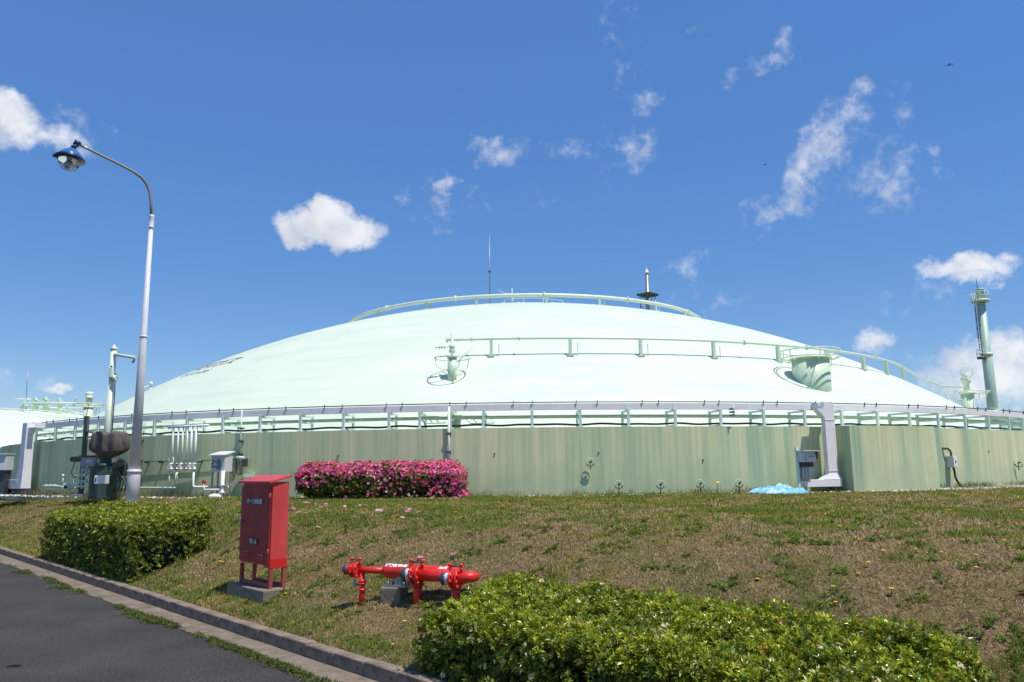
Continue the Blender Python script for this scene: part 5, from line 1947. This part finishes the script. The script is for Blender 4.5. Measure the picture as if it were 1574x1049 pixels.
def box_surface(n, size, rnd, top_bias=1.0, noise_amp=.08, seed=0.0, bottom=False):
    """points and normals on a rounded box, x along, y across, z up from 0"""
    lx, ly, lz = size
    areas = np.array([lx * ly * top_bias, lx * lz, lx * lz, ly * lz, ly * lz, lx * ly * .5 if bottom else 0])
    face = rng.choice(6, n, p=areas / areas.sum())
    p = rng.random((n, 3)) * np.array([lx, ly, lz]) - np.array([lx / 2, ly / 2, 0])
    nm = np.zeros((n, 3))
    for k, (axi, val, sg) in enumerate(((2, lz, 1), (1, -ly / 2, -1), (1, ly / 2, 1), (0, -lx / 2, -1), (0, lx / 2, 1), (2, 0.0, -1))):
        q = face == k
        p[q, axi] = val
        nm[q, axi] = sg
    inner = np.array([lx / 2 - rnd, ly / 2 - rnd, lz - rnd])
    core = np.stack([np.clip(p[:, 0], -inner[0], inner[0]), np.clip(p[:, 1], -inner[1], inner[1]), np.clip(p[:, 2], rnd if bottom else -1e9, inner[2])], -1)
    d = p - core
    ln = np.linalg.norm(d, axis=1, keepdims=True)
    d = np.where(ln > 1e-6, d / np.maximum(ln, 1e-6), nm)
    p = core + d * rnd
    bump = (fbm(p[:, 0] * 1.0 + seed + p[:, 1], p[:, 2] * 1.3 + p[:, 1] * .8 + 3, .26, 4) - .5) * 2.6 * noise_amp
    return p + d * bump[:, None], d


def rounded_core(size, rnd, shrink):
    lx, ly, lz = (q - 2 * shrink for q in size)
    mb = MB()
    mb.box((0, 0, lz / 2 + shrink * .5), (lx, ly, lz), None, min(rnd, ly * .45, lz * .45))
    return mb


def hedge(name, label, cat, origin, xax, size, rnd, n, temps, palette, scale, mt, layers=3, nsprig=0, top_bias=1.0, noise_amp=.08, lower=0.0, bottom=False, seed=0.0, skirt=None, tag='leaves', end_taper=0.0, ztilt=None):
    xax = Vector(xax).normalized()
    yax = Vector((-xax.y, xax.x, 0))
    root = thing(name, label, cat, origin)
    Rm = np.array([[xax.x, yax.x, 0], [xax.y, yax.y, 0], [0, 0, 1]])
    p, d = box_surface(n, size, rnd, top_bias, noise_amp, seed, bottom)
    depth = rng.random(n) ** 1.5 * .26 * layers / 3
    stray = rng.random(n) < .05
    depth = np.where(stray, -rng.random(n) * .075, depth)
    p = p - d * depth[:, None]
    p[:, 2] += lower
    if skirt is not None:
        keep = skirt(p, d, size)
        p, d, depth = p[keep], d[keep], depth[keep]
        n = len(p)
    if ztilt is not None:
        p[:, 2] += ztilt(p[:, 0], p[:, 1])
    cols = palette(p, d, depth)
    d2 = d.copy(); d2[:, 2] += .45
    d2 /= np.linalg.norm(d2, axis=1, keepdims=True)
    sc_ = scale * rng.uniform(.7, 1.25, n)
    W = p @ Rm.T
    N_ = d2 @ Rm.T
    order = np.arange(n)
    if nsprig:
        wpos = W + np.array(origin)
        toc = np.array(EYE) - wpos
        dist = np.linalg.norm(toc, axis=1)
        facing = (N_ * toc).sum(1) / dist
        score = dist + 100 * (facing < .1) + 100 * (depth > .07)
        order = np.argsort(score)
        sel, rest = order[:nsprig], order[nsprig:]
    else:
        sel, rest = order[:0], order
    me, _, _ = scatter_mesh(tag, temps, W[rest], N_[rest], sc_[rest], cols[rest], mt)
    o = link(bpy.data.objects.new(tag, me)); o.parent = root; o['kind'] = 'stuff'
    if nsprig:
        protos = []
        for tv, tf in temps:
            for k in range(4):
                c = palette(np.array([[0, 0, size[2]]]), np.array([[0, 0, 1.0]]), np.array([0.0]))
                cc_ = np.repeat(c, len(tv), 0) * rng.uniform(.8, 1.2, (len(tv), 1))
                protos.append(raw_mesh('leaf_sprig', tv, tf, mt, cc_))
        Rf = frames(N_[sel], .45)
        for i, k in enumerate(sel):
            ob = link(bpy.data.objects.new('leaf_sprig', protos[i % len(protos)]))
            ob.parent = root
            M4 = Matrix([[*(Rf[i][r] * sc_[k]), W[k][r]] for r in range(3)] + [[0, 0, 0, 1]])
            ob.matrix_local = M4
    return root, Rm


def core_part(root, size, rnd, xax, shrink, lower=0.0, mt='wood_and_shade', ztilt=None):
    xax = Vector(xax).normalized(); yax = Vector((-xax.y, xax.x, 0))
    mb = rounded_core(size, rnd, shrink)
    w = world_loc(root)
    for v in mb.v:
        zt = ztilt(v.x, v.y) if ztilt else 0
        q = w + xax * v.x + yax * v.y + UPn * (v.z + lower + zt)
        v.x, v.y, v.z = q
    return part('inner_shade_core', mb, M[mt], root)  # solid filler, its dark colour stands in for shade between the leaves


temps_big = [leaf_template(9, .066, .019, .2, 1.2) for _ in range(4)] + [leaf_template(7, .072, .020, .4, 1.25) for _ in range(2)]
temps_small = [leaf_template(7, .06, .022, .1, 1.1) for _ in range(4)]


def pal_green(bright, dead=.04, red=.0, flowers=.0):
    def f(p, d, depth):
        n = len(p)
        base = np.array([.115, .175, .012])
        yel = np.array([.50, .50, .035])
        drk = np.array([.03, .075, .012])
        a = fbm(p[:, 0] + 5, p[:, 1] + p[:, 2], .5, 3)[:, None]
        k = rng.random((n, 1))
        up = np.clip(d[:, 2:3] * .6 + .25, 0, 1)          # sunlit yellow-green painted onto the upward-facing leaves
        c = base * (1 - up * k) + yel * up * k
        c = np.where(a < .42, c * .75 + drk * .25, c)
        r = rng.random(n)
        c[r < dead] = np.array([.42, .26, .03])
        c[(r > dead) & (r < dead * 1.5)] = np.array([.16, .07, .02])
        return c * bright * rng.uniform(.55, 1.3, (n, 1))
    return f


def clumps(p, d, size):
    # leafy shoots stand in clumps on the sides, thinner low down, close on the trimmed top
    a = fbm(p[:, 0] + p[:, 1] * .7 + 11, p[:, 2] * 1.1 + p[:, 1], .17, 2)
    side = 1 - np.clip(d[:, 2], 0, 1)
    low = 1 - np.clip(p[:, 2] / size[2], 0, 1)
    return rng.random(len(p)) < np.clip(1.0 - side * (.22 + np.clip(.55 - a, 0, 1) * 2.4 + low * .45), .2, 1)


# left hedge, along the kerb in front of the lamp post
def ut_of(px, py):
    q = on_ground(px, py)
    return to_ut(q)


HL_u0, HL_u1 = 15.1, 21.3
HLs = (HL_u1 - HL_u0, 1.5, 1.06)
orgL = ut((HL_u0 + HL_u1) / 2, .17 + HLs[1] / 2, .10)
tilt_bank = lambda x, y: np.clip(y + .7, 0, 2) * .15
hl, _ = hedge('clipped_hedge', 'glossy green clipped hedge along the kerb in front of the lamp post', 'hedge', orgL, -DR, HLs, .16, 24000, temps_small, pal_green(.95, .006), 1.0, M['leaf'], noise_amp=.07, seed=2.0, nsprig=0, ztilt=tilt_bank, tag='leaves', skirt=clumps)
core_part(hl, HLs, .16, -DR, .27, ztilt=tilt_bank)

HR_u0, HR_u1 = 1.8, 6.5
HRs = (HR_u1 - HR_u0, 1.45, .63)
orgR = ut((HR_u0 + HR_u1) / 2, .12 + HRs[1] / 2, .10)
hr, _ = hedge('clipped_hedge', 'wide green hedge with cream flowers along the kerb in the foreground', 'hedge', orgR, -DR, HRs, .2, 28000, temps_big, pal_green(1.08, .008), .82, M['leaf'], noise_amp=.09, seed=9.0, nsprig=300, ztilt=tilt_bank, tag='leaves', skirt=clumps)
core_part(hr, HRs, .2, -DR, .28, ztilt=tilt_bank)


def blossoms(root, xax, size, rnd, n, temps, col, scale, mt, tag, top_bias=1.0, lower=0.0, ztilt=None, zmin=None, seed=0.0, amp=.08):
    xax = Vector(xax).normalized(); yax = Vector((-xax.y, xax.x, 0))
    Rm = np.array([[xax.x, yax.x, 0], [xax.y, yax.y, 0], [0, 0, 1]])
    p, d = box_surface(n, size, rnd, top_bias, amp, seed)
    p = p + d * .015
    p[:, 2] += lower
    if zmin is not None:
        keep = zmin(p)
        p, d = p[keep], d[keep]
    if ztilt is not None:
        p[:, 2] += ztilt(p[:, 0], p[:, 1])
    me, _, _ = scatter_mesh(tag, temps, p @ Rm.T, d @ Rm.T, scale * rng.uniform(.7, 1.2, len(p)), col(p), mt, .5)
    o = link(bpy.data.objects.new(tag, me)); o.parent = root; o['kind'] = 'stuff'
    return o


temps_flower = [leaf_template(5, .034, .03, .1, .6, .1) for _ in range(4)]
cream = lambda p: np.tile(np.array([.70, .60, .34]), (len(p), 1)) * rng.uniform(.8, 1.15, (len(p), 1))
blossoms(hr, -DR, HRs, .2, 150, temps_flower, cream, 1.0, M['petal'], 'cream_blossoms', ztilt=tilt_bank, seed=9.0)
rust_ = lambda p: np.tile(np.array([.42, .10, .03]), (len(p), 1)) * rng.uniform(.6, 1.2, (len(p), 1))
blossoms(hr, -DR, HRs, .2, 1300, temps_big, rust_, .8, M['leaf'], 'reddish_shoots', ztilt=tilt_bank, seed=9.0, zmin=lambda p: (np.abs(p[:, 0] - 1.15) < .16) & (p[:, 2] > .6) & (rng.random(len(p)) < .22))
yl = lambda p: np.tile(np.array([.10, .20, .02]), (len(p), 1)) * rng.uniform(.7, 1.2, (len(p), 1))
blossoms(hl, -DR, HLs, .16, 60, temps_flower, lambda p: np.tile(np.array([.55, .40, .10]), (len(p), 1)), .8, M['petal'], 'faded_blossoms', ztilt=tilt_bank, seed=2.0)

# azalea hedge
azc = on_z(583, 768, TOPZ)
AZs = (5.0 * azc.y / 23.0, 1.15, 1.05)
azx = Vector((.995, -.06, 0))
orgA = Vector((azc.x, azc.y + .35, TOPZ - .04))
pal_az = pal_green(.9, .02)
az, _ = hedge('azalea_hedge', 'rounded azalea hedge covered in bright pink flowers before the wall', 'hedge', orgA, azx, (AZs[0], AZs[1], .92), .42, 9500, temps_small, pal_az, 1.1, M['leaf'], noise_amp=.11, lower=.11, bottom=True, seed=4.0)
core_part(az, (AZs[0], AZs[1], .9), .38, azx, .17, lower=.06)
stm = MB()
for k in range(26):
    x = random.uniform(-.45, .45) * AZs[0]; y = random.uniform(-.3, .3)
    b = orgA + azx * x + Vector((-azx.y, azx.x, 0)) * y
    stm.tube([b, b + Vector((random.uniform(-.1, .1), random.uniform(-.1, .1), .5))], .014, 5)
part('stems', stm, M['wood_and_shade'], az)


def pinks(p):
    k = rng.random((len(p), 1))
    a, b, c = np.array([.80, .13, .40]), np.array([.88, .44, .60]), np.array([.64, .04, .22])
    return np.where(k < .55, a, np.where(k < .82, b, c)) * rng.uniform(.85, 1.15, (len(p), 1))


temps_az = [leaf_template(5, .052, .046, .15, .75, .12) for _ in range(5)]
blossoms(az, azx, (AZs[0], AZs[1], .92), .42, 7000, temps_az, pinks, .95, M['petal'], 'pink_blossoms', 1.2, .11,
         zmin=lambda p: rng.random(len(p)) < np.clip(-.35 + 1.5 * (fbm(p[:, 0] + p[:, 1], p[:, 2] * 1.3, .3, 3) - .25) + .8 * np.clip((p[:, 2] - .38) / .45, 0, 1) + .5 * (p[:, 0] > AZs[0] * .3), .03, .92), seed=4.0, amp=.10)

# ------------------------------------------------------------------ grass, weeds, small flowers
def scatter_ground(n, t0, t1, u0, u1, power=1.25):
    """random bank points, denser nearer the camera"""
    out = []
    need = n
    while need > 0:
        m_ = need * 6
        t = rng.uniform(t0, t1, m_); u = rng.uniform(u0, u1, m_)
        x = DR.x * u + NR.x * (DK + t); y = DR.y * u + NR.y * (DK + t)
        dist = np.sqrt(x * x + y * y + 1)
        az_ = np.arctan2(x, y)
        rad = np.hypot(x - TC.x, y - TC.y)
        ok = (np.abs(az_) < .66) & (rad > WALL_R + .02) & (rng.random(m_) < (5.0 / np.maximum(dist, 5.0)) ** power) & (y > 2)
        out.append(np.stack([u[ok], t[ok], x[ok], y[ok], dist[ok]], -1))
        need -= ok.sum()
    return np.concatenate(out)[:n]


def gz(t, x, y):
    near = np.clip((t - .15) / .5, 0, 1) * np.clip((60 - t) / 40, 0, 1)
    return prof(t) + near * ((fbm(x, y, 1.3) - .5) * .10 + (fbm(x + 9, y, .28, 3) - .5) * .085) * np.where(t > 5, .5, 1)


def green_mask(u, t, x, y):
    a = fbm(x + 31, y + 7, 1.7, 4)
    b = fbm(x + 3, y + 57, .45, 3)
    g = (a - .47) * 2.2 + (b - .5) * 3.4 + (fbm(x + 83, y + 21, .15, 3) - .5) * 3.4
    g += np.clip((t - 2.2) / 2.6, 0, 1) * .18              # fresher along the crest
    g += np.clip((u - 9) / 4, 0, 1) * .75                  # and towards the far left
    g += np.clip((.9 - t) / .7, 0, 1) * .85                # and at the kerb
    return np.clip(g * .6 + .33, 0, 1)


def blades(name, S, length, width, pitch, cols, mt, label, curve=.3):
    n = len(S)
    x, y, t = S[:, 2], S[:, 3], S[:, 1]
    z = gz(t, x, y)
    a = rng.uniform(0, 2 * PI, n)
    el = rng.uniform(pitch[0], pitch[1], n)
    d = np.stack([np.cos(a) * np.cos(el), np.sin(a) * np.cos(el), np.sin(el)], -1)
    s = np.stack([-np.sin(a), np.cos(a), np.zeros(n)], -1)
    L = (length * rng.uniform(.6, 1.3, n))[:, None]
    Wd = (width * rng.uniform(.7, 1.3, n) * np.clip(S[:, 4] / 9, .8, 2.2))[:, None]
    b = np.stack([x, y, z - .004], -1)
    mid = b + d * L * .55 + np.array([0, 0, 1]) * L * .06
    tip = b + d * L + np.array([0, 0, -1]) * L * curve * np.cos(el)[:, None] * .5
    V = np.stack([b - s * Wd / 2, b + s * Wd / 2, mid + s * Wd * .4, mid - s * Wd * .4, tip], 1).reshape(-1, 3)
    i = np.arange(n)[:, None] * 5
    F = np.concatenate([i + np.array([[0, 1, 2]]), i + np.array([[0, 2, 3]]), i + np.array([[3, 2, 4]])], 1).reshape(-1, 3)
    me = raw_mesh(name, V, F, mt, np.repeat(cols, 5, axis=0))
    o = link(bpy.data.objects.new(name, me))
    o['kind'] = 'stuff'
    o['label'] = label
    o['category'] = 'grass'
    return o


S = scatter_ground(300000, .16, 34, -6, 62)
g = green_mask(*S[:, :4].T)
dry = rng.random(len(S)) > g * .55
Sd = S[dry]
pal = np.array([[.41, .285, .15], [.29, .195, .10], [.48, .36, .20], [.12, .078, .038], [.34, .265, .10]])
cd = pal[rng.integers(0, len(pal), len(Sd))] * rng.uniform(.7, 1.15, (len(Sd), 1))
blades('dry_grass', Sd, np.full(len(Sd), .065), np.full(len(Sd), .0055), (.05, .85), cd, M['thatch'], 'brown dry thatch covering the bank')
S = scatter_ground(450000, .16, 34, -6, 62)
g = green_mask(*S[:, :4].T)
keep = rng.random(len(S)) < g ** 1.5
S = S[keep]
g = g[keep]
lush = (fbm(S[:, 2] + 70, S[:, 3] + 3, .6, 3) * .8 + g * .3)[:, None]
cg = np.where(lush > .64, np.array([.14, .185, .022]), np.where(lush > .52, np.array([.24, .23, .042]), np.array([.34, .27, .085])))
cg = cg * rng.uniform(.7, 1.3, (len(S), 1))
blades('green_grass', S, .05 + .035 * g, np.full(len(S), .0055), (.45, 1.3), cg, M['blade'], 'short green grass growing in patches on the bank')

# broad leaved weed clumps
temps_weed = [leaf_template(9, .09, .028, .15, 1.0) for _ in range(4)]
S = scatter_ground(1700, .3, 14, -4, 30, 1.0)
gm = green_mask(*S[:, :4].T)
S = S[rng.random(len(S)) < .25 + gm * .6]
ctr = np.repeat(S, 7, axis=0)
ox = rng.normal(0, .07, (len(ctr), 2))
ctr[:, 2:4] += ox
tt = ctr[:, 2] * NR.x + ctr[:, 3] * NR.y - DK
pos = np.stack([ctr[:, 2], ctr[:, 3], gz(tt, ctr[:, 2], ctr[:, 3]) + .005], -1)
cw = np.where(rng.random((len(pos), 1)) < .6, np.array([.10, .17, .022]), np.array([.19, .24, .04])) * rng.uniform(.7, 1.2, (len(pos), 1))
me, _, _ = scatter_mesh('weeds', temps_weed, pos, np.tile(np.array([0, 0, 1.0]), (len(pos), 1)), rng.uniform(.35, .85, len(pos)), cw, M['blade'], .3)
o = link(bpy.data.objects.new('weeds', me)); o['kind'] = 'stuff'; o['label'] = 'small leafy weed clumps dotted over the bank'; o['category'] = 'weeds'

# weeds in the joint between gutter and asphalt
n = 16000
u = rng.uniform(1, 27, n)
dens = fbm(u, u * 0, 1.1, 3)
u = u[rng.random(n) < np.clip((dens - .46) * 5, .015, .8)]
wd = .05 + .16 * np.clip(fbm(u + 40, u * 0 + 2, 1.0, 2) - .42, 0, 1) * 2
t = -.42 - np.abs(rng.normal(0, 1, len(u))) * wd + .05 + (fbm(u, u * 0 + 3, .9) - .5) * .16
x = DR.x * u + NR.x * (DK + t); y = DR.y * u + NR.y * (DK + t)
nn = len(u)
me, _, _ = scatter_mesh('road_edge_weeds', [leaf_template(5, .055, .012, .2, 1.2) for _ in range(4)], np.stack([x, y, np.full(nn, .008)], -1), np.tile(np.array([0, 0, 1.0]), (nn, 1)), rng.uniform(.5, 1.3, nn), np.where(rng.random((nn, 1)) < .6, np.array([.075, .12, .02]), np.array([.15, .15, .05])), M['blade'], .4)
o = link(bpy.data.objects.new('road_edge_weeds', me)); o['kind'] = 'stuff'; o['label'] = 'strip of green weeds between gutter and asphalt'; o['category'] = 'weeds'

# dry stalks along the wall foot
n = 2600
th = rng.uniform(-.72, .8, n)
rr = WALL_R + .12 + rng.random(n) * .5
keep = rng.random(n) < np.clip((fbm(th * 30, th * 0 + 4, 1.2, 3) - .38) * 4, .05, 1)
th, rr = th[keep], rr[keep]
pos = np.stack([TC.x + rr * np.sin(th), TC.y - rr * np.cos(th), np.full(len(th), TOPZ)], -1)
cs = np.where(rng.random((len(th), 1)) < .5, np.array([.22, .16, .10]), np.array([.13, .15, .05]))
me, _, _ = scatter_mesh('wall_foot_weeds', [leaf_template(4, .22, .012, .9, 1.5) for _ in range(4)], pos, np.tile(np.array([0, 0, 1.0]), (len(th), 1)), rng.uniform(.4, 1.3, len(th)), cs, M['blade'], .15)
o = link(bpy.data.objects.new('wall_foot_weeds', me)); o['kind'] = 'stuff'; o['label'] = 'dry stalks and weeds along the foot of the wall'; o['category'] = 'weeds'

# white gravel
def gravel(th0, th1, n, r0, r1):
    th = rng.uniform(th0, th1, n)
    rr = rng.uniform(r0, r1, n)
    pos = np.stack([TC.x + rr * np.sin(th), TC.y - rr * np.cos(th)], -1)
    return pos
pos = np.concatenate([gravel(th_of(-60), th_of(66), 900, WALL_R + .1, WALL_R + 1.7), gravel(th_of(1310), th_of(1620), 1700, WALL_R + .15, WALL_R + 1.6),
                      gravel(th_of(66), th_of(1310), 700, WALL_R + .2, WALL_R + 1.3)])
oct_v = np.array([[1, 0, 0], [-1, 0, 0], [0, 1, 0], [0, -1, 0], [0, 0, .7], [0, 0, -.7], [.6, .6, .3], [-.6, .5, .35]], float)
oct_f = np.array([[0, 6, 4], [6, 2, 4], [2, 7, 4], [7, 1, 4], [1, 3, 4], [3, 0, 4], [0, 2, 6], [2, 1, 7]])
n = len(pos)
p3 = np.concatenate([pos, np.full((n, 1), TOPZ + .012)], 1)
me, _, _ = scatter_mesh('gravel', [(oct_v, oct_f)], p3, np.tile(np.array([0, 0, 1.0]), (n, 1)), rng.uniform(.022, .055, n), np.tile(np.array([.66, .64, .60]), (n, 1)) * rng.uniform(.7, 1.1, (n, 1)), M['thatch'], .4)
o = link(bpy.data.objects.new('gravel', me)); o['kind'] = 'stuff'; o['label'] = 'white gravel stones along the foot of the wall'; o['category'] = 'gravel'

# fallen blossoms, one object each
pet_me = []
for k in range(4):
    tv, tf = leaf_template(5, .045, .04, .05, .5, .1)
    pet_me.append(raw_mesh('fallen_blossom', tv, tf, M['petal'], np.tile(np.array([[.78, .25, .45], [.85, .42, .58], [.70, .12, .36], [.86, .55, .62]][k]), (len(tv), 1))))
spots = [(446, 774), (449, 778), (451, 786), (458, 792), (462, 791), (471, 793), (473, 777), (470, 776), (486, 781), (494, 784), (500, 781), (503, 782), (501, 779), (530, 783), (532, 788),
         (553, 781), (561, 781), (558, 793), (562, 788), (581, 789), (587, 787), (586, 790), (614, 781), (620, 785), (626, 791), (630, 788), (637, 781), (643, 792), (610, 798), (619, 801), (656, 779), (489, 815), (698, 858), (664, 769), (676, 771), (684, 770), (690, 769), (693, 771), (700, 768), (704, 770), (646, 863)]
for i, (px, py) in enumerate(spots):
    q = on_ground(px, py)
    o = link(bpy.data.objects.new('fallen_blossom', pet_me[i % 4]))
    o.location = (q.x, q.y, q.z + .05)
    o.rotation_euler = (random.uniform(-.4, .4), random.uniform(-.4, .4), random.uniform(0, 6))
    o.scale = (random.uniform(1.2, 1.7),) * 3
    o['label'] = 'fallen pink blossom lying on the bank below the azalea hedge'
    o['category'] = 'blossom'
    o['group'] = 'fallen blossoms below the azaleas'

# dandelions
dand_s = MB().tube([(0, 0, -.03), (.005, 0, .035)], .003, 5).mesh('stem', M['blade_plain'] if 'blade_plain' in M else M['darkgreen'])
dand_h = MB().lathe((.005, 0, .035), (0, 0, 1), [(0, .006), (.006, .02), (.012, .024), (.016, .012)], 10).mesh('head', M['yellow'])
dspots = [(551, 903), (1459, 790), (1164, 897), (1370, 915), (1284, 933), (342, 870), (337, 868), (277, 905), (512, 858), (420, 915), (438, 918), (453, 917), (1321, 774), (1268, 796), (1280, 791), (1319, 809), (1290, 815), (1320, 835),
          (1357, 855), (1407, 850), (1500, 861), (1543, 838), (1447, 856), (1334, 873), (1500, 880), (1280, 910), (1570, 790), (1233, 772), (700, 792), (955, 800), (575, 857), (621, 962), (603, 997), (1111, 784), (1445, 806), (1239, 779), (1319, 889), (590, 830), (860, 806)]
for px, py in dspots:
    q = on_ground(px, py)
    r_ = thing('dandelion', 'tiny yellow dandelion flower dotted in the dry grass of the bank', 'flower', Vector((q.x, q.y, q.z + .005)), 'yellow dandelions on the bank')
    kk = random.uniform(.75, 1.15) * min(1.4, max(1.0, (q - EYE).length / 12))
    for nm, me in (('stem', dand_s), ('head', dand_h)):
        o = link(bpy.data.objects.new(nm, me)); o.parent = r_
        o.scale = (kk,) * 3

q0, q1 = on_z(10, 1025, .012), on_z(33, 1024, .012)
stick = MB().tube([q0, (q0 + q1) / 2 + Vector((0, .01, .008)), q1], [.006, .012, .005], 6)
stick.tube([(q0 + q1) / 2, (q0 + q1) / 2 + Vector((.03, .05, .012))], .004, 5)
solo('twig', stick, M['wood_and_shade'], (q0 + q1) / 2, 'thin dark twig lying alone on the asphalt road', 'twig')
